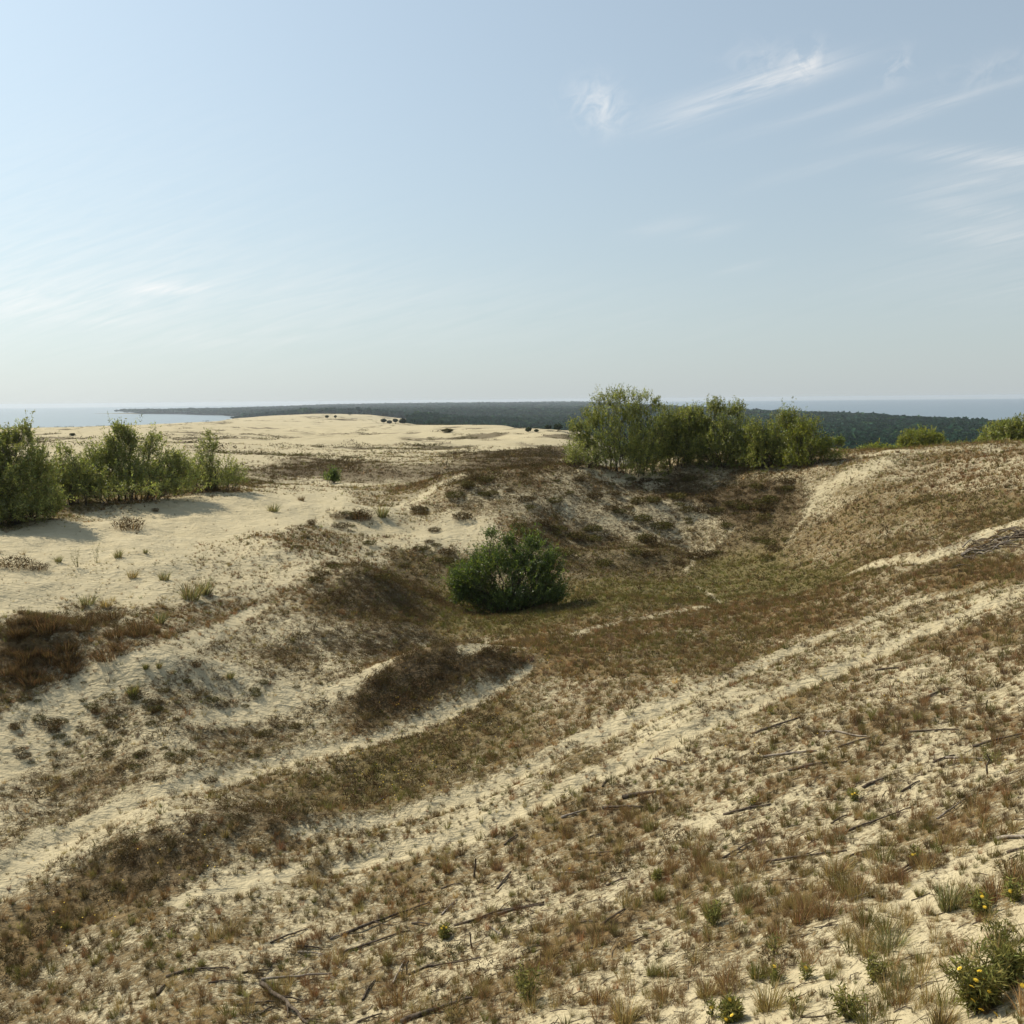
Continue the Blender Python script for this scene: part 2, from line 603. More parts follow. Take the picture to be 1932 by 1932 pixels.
def terrain_detail(Z, X, Y, D):
    z = Z.copy()
    near = sstep(4, 12, D) * (1 - sstep(90, 200, D))
    z += near * (0.07 * fbm(X / 1.4, Y / 1.4, 3, 3) + 0.20 * fbm(X / 5.5, Y / 5.5, 5, 3))
    z += sstep(24, 34, D) * (1 - sstep(62, 80, D)) * 0.20 * fbm(X / 2.6, Y / 2.6, 12, 3)
    z += (1 - sstep(30, 55, D)) * 0.045 * fbm(X / 0.5, Y / 0.5, 13, 2)
    z += sstep(20, 40, D) * (1 - sstep(65, 100, D)) * 0.22 * fbm(X / 9, Y / 9, 8, 2)
    mid = sstep(60, 110, D) * (1 - sstep(900, 1600, D))
    rid = 1 - 2 * np.abs(fbm(X / 38, Y / 22, 21, 3))
    z += mid * (0.75 * rid - 0.75 + 0.55 * fbm(X / 16, Y / 11, 23, 3)) * np.clip(D / 150, .4, 2.2)
    z += sstep(70, 110, D) * (1 - sstep(350, 500, D)) * 0.35 * np.maximum(fbm(X / 5.0, Y / 5.0, 27, 2), 0)
    far = sstep(220, 600, D) * (1 - sstep(3000, 4500, D))
    rid = 1 - 2 * np.abs(fbm(X / 190, Y / 120, 31, 4))
    z += far * (3.4 * rid - 3.4) * np.clip(D / 900, .3, 1.8) * sstep(-50, -30, Z)
    z += sstep(1200, 3000, D) * 4.0 * fbm(X / 700, Y / 700, 41, 3)
    # the dune field keeps below the line of its own main crests
    A = np.arctan2(X, Y)
    pxs = [-600, 0, 150, 300, 430, 520, 600, 700, 780, 870, 950, 1040, 1120, 1300]
    cap1 = [azt(p, q) for p, q in zip(pxs, (812, 807, 804, 798, 796, 795, 796, 798, 801, 800, 801, 808, 813, 830))]
    cap2 = [azt(p, q) for p, q in zip(pxs, (812, 806, 803, 797, 786, 781, 778, 779, 790, 800, 801, 808, 813, 830))]
    ca, c1, c2 = [c[0] for c in cap1], [c[1] for c in cap1], [c[1] for c in cap2]
    tc = np.interp(A, ca, c1) * (1 - sstep(700, 1300, D)) + np.interp(A, ca, c2) * sstep(700, 1300, D)
    lim = -tc * D
    on = (D > 240) & (D < 2700) & (A < 0.12)
    z = np.where(on, np.where(z > lim - .004 * D, lim - .004 * D * np.exp(-(z - lim + .004 * D) / (.004 * D + .01)), z), z)
    s = coast(X, Y)
    land = sstep(-40, 160, s + 60 * fbm(X / 500, Y / 500, 47, 3))
    zz = np.maximum(z, -57.5 + 1.5 * fbm(X / 200, Y / 200, 49, 2))
    zf = np.where(D > 600, -66 + (zz + 66) * land, z)
    w = sstep(600, 800, D)
    return z * (1 - w) + zf * w


ZG = terrain_detail(Zs, XG, YG, DG)


def bil(G, x, y):
    a = np.arctan2(x, y)
    l = np.log(np.maximum(np.hypot(x, y), 1.001))
    i = np.clip((a - AZ0) / (AZ1 - AZ0) * (NA - 1), 0, NA - 1.001)
    j = np.clip((l - LD0) / (LD1 - LD0) * (ND - 1), 0, ND - 1.001)
    i0, j0 = i.astype(int), j.astype(int)
    fi, fj = i - i0, j - j0
    return (G[i0, j0] * (1 - fi) * (1 - fj) + G[i0 + 1, j0] * fi * (1 - fj)
            + G[i0, j0 + 1] * (1 - fi) * fj + G[i0 + 1, j0 + 1] * fi * fj)


def hit(px, py, dmax=9000, dmin=2.0):
    """first point of the ground seen at a picture position"""
    a, t = azt(px, py)
    Ds = np.exp(np.linspace(math.log(dmin), math.log(dmax), 1600))
    x, y = Ds * math.sin(a), Ds * math.cos(a)
    z = bil(ZG, x, y)
    below = np.nonzero(-t * Ds <= z)[0]
    k = below[0] if len(below) else int(np.argmin(np.abs(-t * Ds - z)))
    if k > 0 and len(below):
        g0, g1 = (-t * Ds[k - 1] - z[k - 1]), (-t * Ds[k] - z[k])
        D = Ds[k - 1] + (Ds[k] - Ds[k - 1]) * g0 / (g0 - g1 + 1e-12)
    else:
        D = Ds[k]
    return D * math.sin(a), D * math.cos(a)


def zat(x, y):
    return float(bil(ZG, np.array([x]), np.array([y]))[0])


def at(px, D):
    """ground point on a bearing at a distance"""
    a = azt(px, 900)[0]
    x, y = D * math.sin(a), D * math.cos(a)
    return x, y, zat(x, y)


# local relief: mounds and hollows (world bumps)
def bump(px, py, h, rx, ry, rot=0.0):
    global ZG
    x0, y0 = hit(px, py, 400)
    c, s = math.cos(rot), math.sin(rot)
    dx, dy = XG - x0, YG - y0
    u, v = (dx * c + dy * s) / rx, (-dx * s + dy * c) / ry
    ZG = ZG + h * np.exp(-(u * u + v * v))


bump(820, 1300, 1.15, 2.4, 1.4, 0.3)       # dark mound
bump(690, 1120, 0.8, 2.0, 1.4)
bump(760, 1195, 0.35, .9, .8)
bump(1150, 985, .5, 2.2, 1.2)
bump(1060, 940, .4, 1.6, 1.2)
bump(1290, 960, .45, 1.8, 1.2)
bump(1180, 1060, .4, 1.6, 1.2)
bump(870, 930, .5, 1.5, 1.5)
bump(650, 960, .35, 1.0, .8)
bump(110, 1230, 0.7, 2.4, 1.2)             # tussocky clump
bump(330, 1260, 0.35, 3.0, 1.0, 0.5)       # pale crest
bump(560, 1060, 0.5, 3.0, 2.0)
bump(240, 1000, 0.35, 1.2, 1.0)
bump(690, 975, 0.4, 2.0, 0.9)
bump(860, 905, 0.35, 1.8, 2.0)
bump(1240, 1050, 0.35, 2.5, 2.0)
bump(1330, 1040, -0.35, 1.2, 2.5, 0.5)
bump(200, 1620, 0.35, 2.5, 1.2, 0.3)
bump(520, 1570, 0.25, 2.0, 0.9, 0.3)
bump(960, 1150, -0.15, 3, 2)
bump(1560, 960, -0.3, 0.8, 4.0, -0.3)

# ------------------------------------------------------------------ what covers the ground: fields in metres
nearJ = int(np.searchsorted(ld_g, math.log(170.0)))
XN, YN, DN = XG[:, :nearJ], YG[:, :nearJ], DG[:, :nearJ]
warp_x = 1.3 * fbm(XN / 3.0, YN / 3.0, 61, 4)
warp_y = 1.3 * fbm(XN / 3.0, YN / 3.0, 67, 4)
ws = np.clip(DN / 35.0, 0.35, 3)
XW, YW = XN + warp_x * ws, YN + warp_y * ws


def inside(pixels, soft=0.5):
    """0..1 inside a patch of ground whose outline is given by where it shows"""
    soft = soft * 1.7
    P = np.array([hit(px, py, 400) for px, py in pixels])
    out = np.zeros(XN.shape)
    m = soft * 2 + 1
    sel = (XW > P[:, 0].min() - m) & (XW < P[:, 0].max() + m) & (YW > P[:, 1].min() - m) & (YW < P[:, 1].max() + m)
    x, y = XW[sel], YW[sel]
    d2 = np.full(x.shape, 1e9)
    ins = np.zeros(x.shape, bool)
    n = len(P)
    for i in range(n):
        ax, ay = P[i]
        bx, by = P[(i + 1) % n]
        ex, ey = bx - ax, by - ay
        t = np.clip(((x - ax) * ex + (y - ay) * ey) / (ex * ex + ey * ey + 1e-9), 0, 1)
        d2 = np.minimum(d2, (x - ax - t * ex) ** 2 + (y - ay - t * ey) ** 2)
        c = (ay > y) != (by > y)
        ins ^= c & (x < ex * (y - ay) / (ey + (1e-9 if ey >= 0 else -1e-9)) + ax)
    sd_ = np.where(ins, 1, -1) * np.sqrt(d2)
    out[sel] = sstep(-soft, soft, sd_)
    return out


def along(pixels, width, soft=None, warp=0.35):
    """0..1 on a track through given ground points; width in metres (one number or one per point)"""
    P = np.array([hit(px, py, 400) for px, py in pixels])
    W = np.full(len(P), width, float) if np.isscalar(width) else np.array(width, float)
    out = np.zeros(XN.shape)
    m = W.max() * 2 + 2
    sel = (XN > P[:, 0].min() - m) & (XN < P[:, 0].max() + m) & (YN > P[:, 1].min() - m) & (YN < P[:, 1].max() + m)
    x = (XN + warp * warp_x * ws)[sel]
    y = (YN + warp * warp_y * ws)[sel]
    best = np.full(x.shape, -1e9)
    for i in range(len(P) - 1):
        ax, ay = P[i]
        ex, ey = P[i + 1] - P[i]
        t = np.clip(((x - ax) * ex + (y - ay) * ey) / (ex * ex + ey * ey + 1e-9), 0, 1)
        d = np.hypot(x - ax - t * ex, y - ay - t * ey)
        w = W[i] + (W[i + 1] - W[i]) * t
        best = np.maximum(best, 1 - sstep(w * 0.35, w, d))
    out[sel] = best
    return np.maximum(out, 0)


# wheel ruts and trodden path are slightly sunk, with a loose lip
for tr_, w_, d_ in (([(640, 1640), (760, 1610), (880, 1580), (980, 1535), (1080, 1490), (1250, 1410), (1400, 1340), (1530, 1290), (1700, 1215), (1850, 1150), (1960, 1115)], .45, .09),
                    ([(560, 1580), (760, 1540), (900, 1500), (1080, 1410), (1250, 1345), (1420, 1265), (1560, 1200), (1700, 1150), (1850, 1110)], .45, .09),
                    ([(-100, 1740), (0, 1670), (120, 1585), (230, 1530), (350, 1490), (470, 1455), (560, 1430), (740, 1388), (860, 1345), (950, 1298), (1000, 1262)], .6, .10),
                    ([(1600, 1085), (1750, 1058), (1800, 1040), (1870, 1005), (1932, 988), (2000, 980)], .6, .10)):
    core, lip = along(tr_, w_, warp=.2), along(tr_, w_ * 2.2, warp=.2)
    ZG[:, :nearJ] += -d_ * core + .4 * d_ * lip * (1 - core) + core * .05 * fbm(XN / .35, YN / .35, 141, 2)


def fields():
    n1 = fbm(XN / 2.2, YN / 2.2, 71, 4)
    n2 = fbm(XN / 6.5, YN / 6.5, 73, 3)
    # slope bands run along the contour of the near slope
    ca, sa = math.cos(0.62), math.sin(0.62)
    U, V = XN * ca + YN * sa, -XN * sa + YN * ca
    band = fbm(U / 6.0, V / 1.1, 79, 3)
    cover = 0.66 + 0.2 * n2 + 0.20 * n1 + 0.18 * band * (1 - sstep(28, 40, DN))
    heath = np.clip(0.15 + 0.5 * n2, 0, 1) * 0.35
    green = np.clip(0.10 + 0.3 * fbm(XN / 5, YN / 5, 83, 3), 0, 1)
    russet = np.clip(0.5 + 0.9 * fbm(XN / 4, YN / 4, 89, 3), 0, 1)

    def put(mask, c=None, h=None, g=None, r=None):
        nonlocal cover, heath, green, russet
        if c is not None:
            cover = cover * (1 - mask) + (c + 0.16 * n1) * mask
        if h is not None:
            heath = heath * (1 - mask) + h * mask
        if g is not None:
            green = green * (1 - mask) + g * mask
        if r is not None:
            russet = russet * (1 - mask) + r * mask
    I = inside
    # far ground first: sand, with the brown plain behind the crest
    farm = sstep(58, 66, DN)
    put(farm, 0.20 + 0.45 * n2, 0.3, 0.3, 0.3)
    put(I([(400, 925), (470, 885), (560, 862), (700, 868), (820, 856), (900, 848), (1065, 850), (1120, 880), (1000, 890), (860, 893), (760, 912), (620, 915), (500, 925)], 3.0),
        0.80, 0.75, 0.15, 0.6)
    put(I([(880, 850), (1065, 851), (1090, 880), (960, 888), (880, 880)], 3.0), 0.98, 0.95, 0.05, 0.3)
    put(I([(480, 890), (600, 865), (700, 872), (690, 884), (600, 893), (540, 895)], 3.0), 0.98, 0.95, 0.08, 0.3)
    put(I([(640, 860), (720, 836), (860, 840), (870, 872), (760, 880)], 4.0), 0.5, 0.3, 0.45, 0.2)
    put(I([(470, 925), (600, 900), (760, 915), (640, 930), (500, 945)], 1.5), 0.34, 0.2, 0.45, 0.5)
    # left: open sand
    put(I([(-500, 1080), (0, 1000), (120, 985), (280, 948), (480, 930), (640, 925), (700, 975), (830, 985), (870, 960), (910, 1000), (880, 1030), (800, 1020), (700, 1010), (600, 1000), (480, 1005),
           (390, 1040), (360, 1110), (250, 1140), (130, 1130), (0, 1150), (-500, 1240)], 0.8), 0.05, 0.1, 0.3, 0.3)
    put(I([(-300, 1130), (0, 1070), (200, 1050), (380, 1040), (400, 1100), (260, 1150), (130, 1140), (0, 1160), (-300, 1230)], 1.0), 0.16, 0.1, 0.45, 0.3)
    put(I([(380, 1055), (520, 1010), (640, 1005), (800, 1015), (850, 1035), (760, 1060), (700, 1075), (560, 1100), (440, 1130), (360, 1120)], 0.8), 0.36, 0.25, 0.2, 0.7)
    put(I([(500, 1012), (600, 1000), (720, 1012), (640, 1040), (540, 1035)], 0.6), 0.66, 0.2, 0.25, 0.95)
    put(I([(560, 985), (640, 960), (760, 950), (800, 972), (700, 985), (620, 990)], 0.7), 0.42, 0.45, 0.45, 0.3)
    # grey-brown bank under the left shrubs
    put(I([(-300, 1000), (0, 950), (60, 900), (200, 900), (460, 880), (470, 915), (360, 928), (200, 940), (100, 975), (-40, 1000)], 0.8), 0.85, 0.35, 0.85, 0.1)
    # hill under the willows and its slope
    put(I([(830, 915), (900, 893), (1080, 888), (1250, 893), (1420, 905), (1530, 925), (1500, 1000), (1380, 1040), (1300, 1090), (1100, 1095), (1030, 1040), (960, 975), (880, 960)], 0.9),
        0.74 + 0.36 * n2 + .2 * n1, 0.62 + 0.3 * n2, 0.25, 0.5)
    put(I([(830, 930), (880, 905), (930, 915), (930, 950), (870, 960)], 0.5), 0.72, 0.7, 0.4, 0.4)
    put(I([(1080, 955), (1230, 925), (1330, 960), (1280, 1010), (1160, 1020)], 0.9), 0.58, 0.8, 0.12, 0.2)
    put(I([(1090, 892), (1200, 885), (1260, 905), (1170, 915)], 0.5), 0.30, 0.05, 0.1, 1.0)
    put(I([(1230, 905), (1420, 905), (1540, 940), (1500, 1000), (1400, 990), (1300, 945)], 0.8), 0.94, 0.85, 0.2, 0.4)  # brown heath ground, cover darkened to paint in the shadow below the willows
    put(I([(1050, 1020), (1150, 1020), (1330, 1020), (1480, 985), (1500, 1025), (1380, 1045), (1300, 1090), (1090, 1100)], 0.8), 0.84, 0.55, 0.5, 0.3)
    # green-brown floor of the hollow
    put(I([(720, 1120), (820, 1050), (880, 1060), (870, 1120), (1060, 1110), (1150, 1085), (1300, 1085), (1400, 1040), (1560, 1060), (1660, 1075), (1560, 1110), (1400, 1135), (1200, 1155),
           (1060, 1190), (860, 1200), (740, 1180)], 0.9), 0.95, 0.2, 0.92, 0.3)
    put(I([(1280, 1075), (1370, 1040), (1420, 1060), (1360, 1100), (1290, 1110)], 0.5), 1.0, 0.2, 1.0, 0.1)
    put(I([(690, 1065), (770, 1050), (850, 1060), (840, 1090), (740, 1100)], 0.6), 0.85, 0.5, 0.5, 0.5)
    # right-hand slope up to the crest
    put(I([(1530, 1010), (1560, 890), (1660, 862), (1800, 856), (1932, 850), (2300, 850), (2300, 1010), (1932, 985), (1800, 1030), (1640, 1075)], 0.8), 0.76 + 0.2 * n2 + .1 * n1, 0.15, 0.18, 0.5)
    put(I([(1560, 890), (1640, 862), (1740, 860), (1700, 905), (1600, 945), (1545, 960)], 0.7), 0.60 + .25 * n1, 0.1, 0.3, 0.35)
    put(I([(1700, 885), (1800, 862), (1932, 855), (2200, 855), (2200, 930), (1932, 930), (1780, 935)], 0.7), 0.60, 0.1, 0.05, 1.0)
    put(I([(1640, 945), (1780, 940), (1932, 955), (1932, 990), (1780, 975), (1680, 985)], 0.7), 0.85, 0.3, 0.45, 0.6)
    # russet grass rim below the hollow, then mixed slope
    put(I([(820, 1205), (1000, 1195), (1200, 1165), (1400, 1140), (1620, 1085), (1760, 1065), (1932, 1065), (2200, 1070), (2200, 1110), (1932, 1110), (1700, 1150), (1500, 1195), (1300, 1250), (1100, 1270),
           (1000, 1250), (900, 1225)], 0.7), 0.80 + 0.2 * n1, 0.08, 0.22, 0.75)
    put(I([(1180, 1200), (1350, 1180), (1480, 1180), (1350, 1260), (1200, 1280)], 0.6), 0.80, 0.15, 0.4, 0.6)
    # mounds, left middle
    put(I([(180, 1330), (420, 1200), (520, 1160), (640, 1180), (760, 1210), (700, 1260), (640, 1330), (540, 1390), (360, 1440), (200, 1420)], 0.9), 0.60 + .25 * n1, 0.5, 0.12, 0.4)
    put(I([(580, 1120), (650, 1080), (760, 1085), (860, 1140), (800, 1185), (700, 1185), (610, 1160)], 0.45), 0.86, 0.7, 0.35, 0.45)
    put(I([(590, 1195), (700, 1180), (790, 1195), (760, 1225), (640, 1235)], 0.5), 0.75, 0.85, 0.05, 0.2)
    put(I([(650, 1350), (700, 1275), (770, 1230), (860, 1215), (960, 1235), (990, 1265), (940, 1300), (850, 1345), (760, 1385), (690, 1390)], 0.45), 1.0, 0.95, 0.15, 0.6)
    put(I([(-300, 1250), (0, 1190), (140, 1150), (310, 1150), (300, 1195), (180, 1230), (120, 1290), (0, 1310), (-300, 1380)], 0.5), 0.70 + 0.45 * n1, 0.45, 0.15, 0.7)
    put(I([(140, 1250), (300, 1175), (440, 1130), (560, 1095), (700, 1070), (640, 1100), (480, 1135), (360, 1200), (200, 1275)], 0.45), 0.66, 0.1, 0.1, 1.0)
    put(I([(-400, 1480), (0, 1370), (160, 1330), (320, 1400), (300, 1480), (150, 1560), (0, 1640), (-400, 1800)], 1.0), 0.56 + .15 * n2 + .15 * n1, 0.42, 0.1, 0.35)
    # lower left: brown heathy ground
    put(I([(-200, 1780), (0, 1720), (140, 1600), (260, 1560), (420, 1600), (640, 1560), (900, 1480), (820, 1560), (640, 1660), (500, 1760), (300, 1880), (0, 1932), (-200, 2000)], 0.6),
        0.72 + 0.3 * n1 + .1 * n2, 0.32, 0.2, 0.5)
    put(I([(130, 1650), (180, 1580), (280, 1570), (420, 1625), (340, 1680), (220, 1690)], 0.4), 0.9, 0.75, 0.05, 0.5)
    put(I([(340, 1560), (420, 1510), (560, 1505), (650, 1545), (560, 1590), (420, 1595)], 0.4), 0.82, 0.7, 0.2, 0.4)
    put(I([(500, 1490), (640, 1420), (800, 1385), (960, 1310), (1010, 1370), (900, 1470), (760, 1540), (620, 1535)], 0.5), 0.84, 0.35, 0.5, 0.5)
    put(I([(660, 1440), (780, 1400), (800, 1480), (720, 1510)], 0.4), 0.95, 0.4, 0.85, 0.4)
    # near slope, bottom and right: open sand between tufts
    put(I([(500, 1932), (620, 1780), (900, 1600), (1200, 1480), (1500, 1350), (1750, 1250), (2100, 1180), (2400, 1500), (1932, 1640), (1500, 1800), (1100, 1960)], 1.0),
        0.64 + 0.22 * band + 0.14 * n1, 0.14, 0.14, 0.7)
    put(I([(1050, 1990), (1250, 1830), (1500, 1740), (1750, 1620), (1990, 1520), (2300, 1520), (2400, 2100), (1500, 2300), (1000, 2200)], 0.8), 0.46 + 0.30 * band, 0.05, 0.25, 0.65)
    # broad worn band that the wheel tracks run in
    put(I([(560, 1640), (700, 1560), (900, 1500), (1080, 1395), (1300, 1310), (1480, 1240), (1700, 1160), (1880, 1100), (1990, 1080), (1960, 1130), (1750, 1205), (1540, 1300), (1300, 1410),
           (1100, 1500), (960, 1570), (800, 1620), (640, 1680)], 0.7), 0.60 + 0.26 * n1 + .1 * n2, 0.12, 0.25, 0.5)
    put(I([(60, 1660), (240, 1540), (480, 1440), (740, 1375), (700, 1400), (520, 1470), (330, 1540), (180, 1610), (40, 1720)], 0.5), 0.60 + 0.25 * n1, 0.2, 0.12, 0.4)
    # tracks
    A = along
    sand = np.zeros(XN.shape)
    for tr, w, k in (
        ([(-100, 1740), (0, 1670), (120, 1585), (230, 1530), (350, 1490), (470, 1455), (560, 1430), (740, 1388), (860, 1345), (950, 1298), (1000, 1262)], [.7, .7, .7, .7, .55, .5, .45, .4, .38, .35, .25], .66),
        ([(640, 1640), (760, 1610), (880, 1580), (980, 1535), (1080, 1490), (1250, 1410), (1400, 1340), (1530, 1290), (1700, 1215), (1850, 1150), (1960, 1115)], [.2, .35, .5, .5, .5, .5, .4, .35, .35, .3, .3], .60),
        ([(560, 1580), (760, 1540), (900, 1500), (1080, 1410), (1250, 1345), (1420, 1265), (1560, 1200), (1700, 1150), (1850, 1110)], [.2, .4, .5, .5, .4, .35, .3, .25, .25], .55),
        ([(1060, 1205), (1170, 1175), (1300, 1150), (1480, 1122), (1600, 1085), (1750, 1058), (1800, 1040), (1870, 1005), (1932, 988), (2000, 980)], [.25, .28, .3, .3, .28, .33, .42, .5, .5, .5], .6),
        ([(1490, 1020), (1515, 985), (1540, 950), (1560, 905)], [.2, .25, .25, .2], .4),
        ([(1318, 1105), (1335, 1120), (1358, 1137)], [.25, .3, .2], .5),
        ([(1285, 1078), (1330, 1040), (1385, 1000)], [.2, .3, .15], .45),
        ([(-60, 1440), (60, 1380), (130, 1335), (200, 1285), (300, 1250), (400, 1190), (490, 1145)], [1.4, 1.3, 1.0, 1.0, .7, .5, .4], .8),
        ([(380, 1360), (560, 1320), (650, 1300), (720, 1255), (800, 1218)], [.5, .6, .6, .5, .3], .7),
        ([(880, 1230), (910, 1222)], [.5, .4], .8),
        ([(340, 1700), (430, 1680), (560, 1640)], [.3, .4, .3], .6),
        ([(1640, 858), (1700, 852), (1760, 850)], [.6, .6, .5], .8), ([(1860, 850), (1920, 848)], [.6, .6], .8),
        ([(640, 985), (740, 960), (830, 912), (880, 895)], [.8, .8, .5, .3], .8),
    ):
        sand = np.maximum(sand, A(tr, np.array(w) * 0.8) * k)
    sand = sand * np.clip(0.86 + 0.55 * fbm(XN / 1.1, YN / 1.1, 131, 3), 0.3, 1)
    cover = cover * (1 - sand) + 0.08 * sand
    heath = heath * (1 - sand)
    # very near viewpoint
    cover = np.clip(cover, 0.0, 1.0)
    return cover, np.clip(heath, 0, 1), np.clip(green, 0, 1), np.clip(russet, 0, 1)


COV, HEA, GRE, RUS = fields()


def bilN(G, x, y):
    a = np.arctan2(x, y)
    l = np.log(np.maximum(np.hypot(x, y), 1.001))
    i = np.clip((a - AZ0) / (AZ1 - AZ0) * (NA - 1), 0, NA - 1.001).astype(int)
    j = np.clip((l - LD0) / (LD1 - LD0) * (ND - 1), 0, nearJ - 1).astype(int)
    return G[i, j]


# forest floor / far scrub cover for the rest of the ground
def forest_mask(X, Y):
    D = np.hypot(X, Y)
    a = np.arctan2(X, Y)
    lim = np.interp(D, [650, 850, 1000, 1300, 1700, 2300, 2600, 3100, 9000], [0.13, 0.06, -0.02, -0.105, -0.10, -0.085, -0.20, -0.30, -0.45])
    lim = lim + 0.02 * fbm(X / 160, Y / 160, 101, 3)
    m = (a > lim) & (D > 640 + 60 * fbm(X / 90, Y / 90, 103, 2)) & (coast(X, Y) > 45)
    return m


cover_full = np.zeros(XG.shape)
tone_full = np.zeros(XG.shape + (3,))
fm = forest_mask(XG, YG)
patch = fbm(XG / 30, YG / 14, 111, 4)
patch2 = fbm(XG / 110, YG / 60, 113, 3)
cover_full[:] = np.clip(0.16 + 1.9 * np.clip(patch - 0.02, 0, 1) + 1.0 * patch2, 0, 0.9)
hol = np.abs(fbm(XG / 38, YG / 22, 21, 3)) * (1 - sstep(500, 900, DG)) + np.abs(fbm(XG / 190, YG / 120, 31, 4)) * sstep(500, 900, DG)
cover_full = np.maximum(cover_full, np.clip(1.0 * sstep(.16, .42, hol) * (0.55 + 1.2 * patch), 0, .88))
cover_full[fm] = 1.0
cover_full = np.where((DG > 90) & (ZG < -40), np.maximum(cover_full, 0.75), cover_full)
cover_full = np.where((DG > 80) & (AG > 0.12), np.maximum(cover_full, 0.8), cover_full)
tone_full[:] = (0.165, 0.135, 0.080)
tone_full[fm] = (0.03, 0.045, 0.024)
wN = (1 - sstep(125, 165, DN))
cover_full[:, :nearJ] = COV * wN + cover_full[:, :nearJ] * (1 - wN)
dry = np.stack([0.225 - 0.005 * RUS, 0.172 - 0.03 * RUS, 0.090 - 0.026 * RUS], -1)
hea = np.array([0.105, 0.078, 0.044])
gre = np.array([0.15, 0.135, 0.045])
tn = dry * (1 - GRE[..., None] * .8) + gre * GRE[..., None] * .8
tn = tn * (1 - HEA[..., None]) + hea * HEA[..., None]
tone_full[:, :nearJ] = tn * wN[..., None] + tone_full[:, :nearJ] * (1 - wN[..., None])


def build_ground():
    # front fan plus a coarse remainder of the circle, one sheet
    nb = 36
    azb = np.linspace(AZ1, AZ0 + 2 * math.pi, nb + 2)[1:-1]
    t = (np.arange(nb) + 1)[:, None] / (nb + 1)
    Zb = ZG[-1][None] * (1 - t) + ZG[0][None] * t
    Xb, Yb = np.exp(ld_g)[None] * np.sin(azb)[:, None], np.exp(ld_g)[None] * np.cos(azb)[:, None]
    X, Y, Z = np.vstack([XG, Xb]), np.vstack([YG, Yb]), np.vstack([ZG, Zb])
    Cv = np.vstack([cover_full, np.full(Xb.shape, 0.5)])
    T = np.concatenate([tone_full, np.broadcast_to(np.array([0.2, 0.155, 0.075]), Xb.shape + (3,))])
    nA = X.shape[0]
    V = np.stack([X, Y, Z], -1).reshape(-1, 3)
    idx = np.arange(nA * ND).reshape(nA, ND)
    nxt = np.roll(idx, -1, axis=0)
    F = np.stack([idx[:, :-1], idx[:, 1:], nxt[:, 1:], nxt[:, :-1]], -1).reshape(-1, 4)
    me = mesh_np('ground', V, F[:, ::-1], M_GROUND, T.reshape(-1, 3), smooth=True)
    at_ = me.attributes.new('cover', 'FLOAT', 'POINT')
    at_.data.foreach_set('value', Cv.ravel().astype(np.float32))
    tag(obj('ground', me), kind='structure')


build_ground()


def build_water():
    for name, a0, a1, c in (('lagoon', R(-180), R(-6), (0.16, 0.20, 0.21)), ('sea', R(-6), R(180), (0.09, 0.135, 0.17))):
        ang = np.linspace(a0, a1, 60)
        rad = np.array([0.0, 200, 800, 2000, 5000, 10000, 17000])
        V = np.array([[r * math.sin(a), r * math.cos(a), SEA_Z] for a in ang for r in rad])
        idx = np.arange(len(V)).reshape(len(ang), len(rad))
        F = np.stack([idx[:-1, :-1], idx[1:, :-1], idx[1:, 1:], idx[:-1, 1:]], -1).reshape(-1, 4)
        tag(obj(name, mesh_np(name, V, F[:, ::-1], water_mat(name + '_water', c))), kind='structure')


build_water()
# ------------------------------------------------------------------ plants: templates and scattering
def blade_tpl(r, nb, spread, w, segs=1, hmin=0.55, base=0.12, bend=0.25):
    """one tuft of unit height: blades fanning out of a small base"""
    a = r.uniform(0, 2 * math.pi, nb)
    rb = base * np.sqrt(r.uniform(0, 1, nb))
    h = r.uniform(hmin, 1.0, nb)
    lean = spread * r.uniform(0.15, 1.0, nb)
    b0 = np.stack([rb * np.cos(a), rb * np.sin(a), np.full(nb, -0.08)], 1)
    d = np.stack([np.cos(a + r.normal(0, .5, nb)), np.sin(a + r.normal(0, .5, nb)), np.zeros(nb)], 1)
    tip = b0 + d * (lean * h)[:, None] + np.array([0.10, -0.02, 0]) * h[:, None]
    tip[:, 2] = h * (1 - 0.35 * lean)
    sa = r.uniform(0, 2 * math.pi, nb)
    s = np.stack([np.cos(sa), np.sin(sa), np.zeros(nb)], 1) * (w * 0.5)
    if segs == 1:
        V = np.stack([b0 - s, b0 + s, tip], 1).reshape(-1, 3)
        F = np.arange(nb * 3).reshape(nb, 3)
    else:
        mid = b0 * 0.45 + tip * 0.55
        mid -= d * (lean * h * bend * 0.5)[:, None]
        mid[:, 2] += 0.06 * h
        V = np.stack([b0 - s, b0 + s, mid - s * .8, mid + s * .8, tip], 1).reshape(-1, 3)
        k = np.arange(nb)[:, None] * 5
        F = np.concatenate([k + [0, 1, 3], k + [0, 3, 2], k + [2, 3, 4]])
    return V, F


def clump_tpl(r, nq, size, flat=0.6, squash=0.7):
    """low cushion of small leaf-like faces, unit height"""
    p = r.normal(0, 1, (nq, 3))
    p /= np.linalg.norm(p, axis=1)[:, None]
    p *= r.uniform(0.3, 1, nq)[:, None] ** 0.5
    p = p * [flat, flat, squash * 0.5] + [0, 0, squash * 0.5]
    e1 = r.normal(0, 1, (nq, 3)) * size
    e2 = np.cross(e1, r.normal(0, 1, (nq, 3)))
    e2 = e2 / (np.linalg.norm(e2, axis=1)[:, None] + 1e-9) * size * 0.45
    V = np.stack([p - e2 * .6, p + e2 * .6, p + e1], 1).reshape(-1, 3)
    return V, np.arange(nq * 3).reshape(nq, 3)


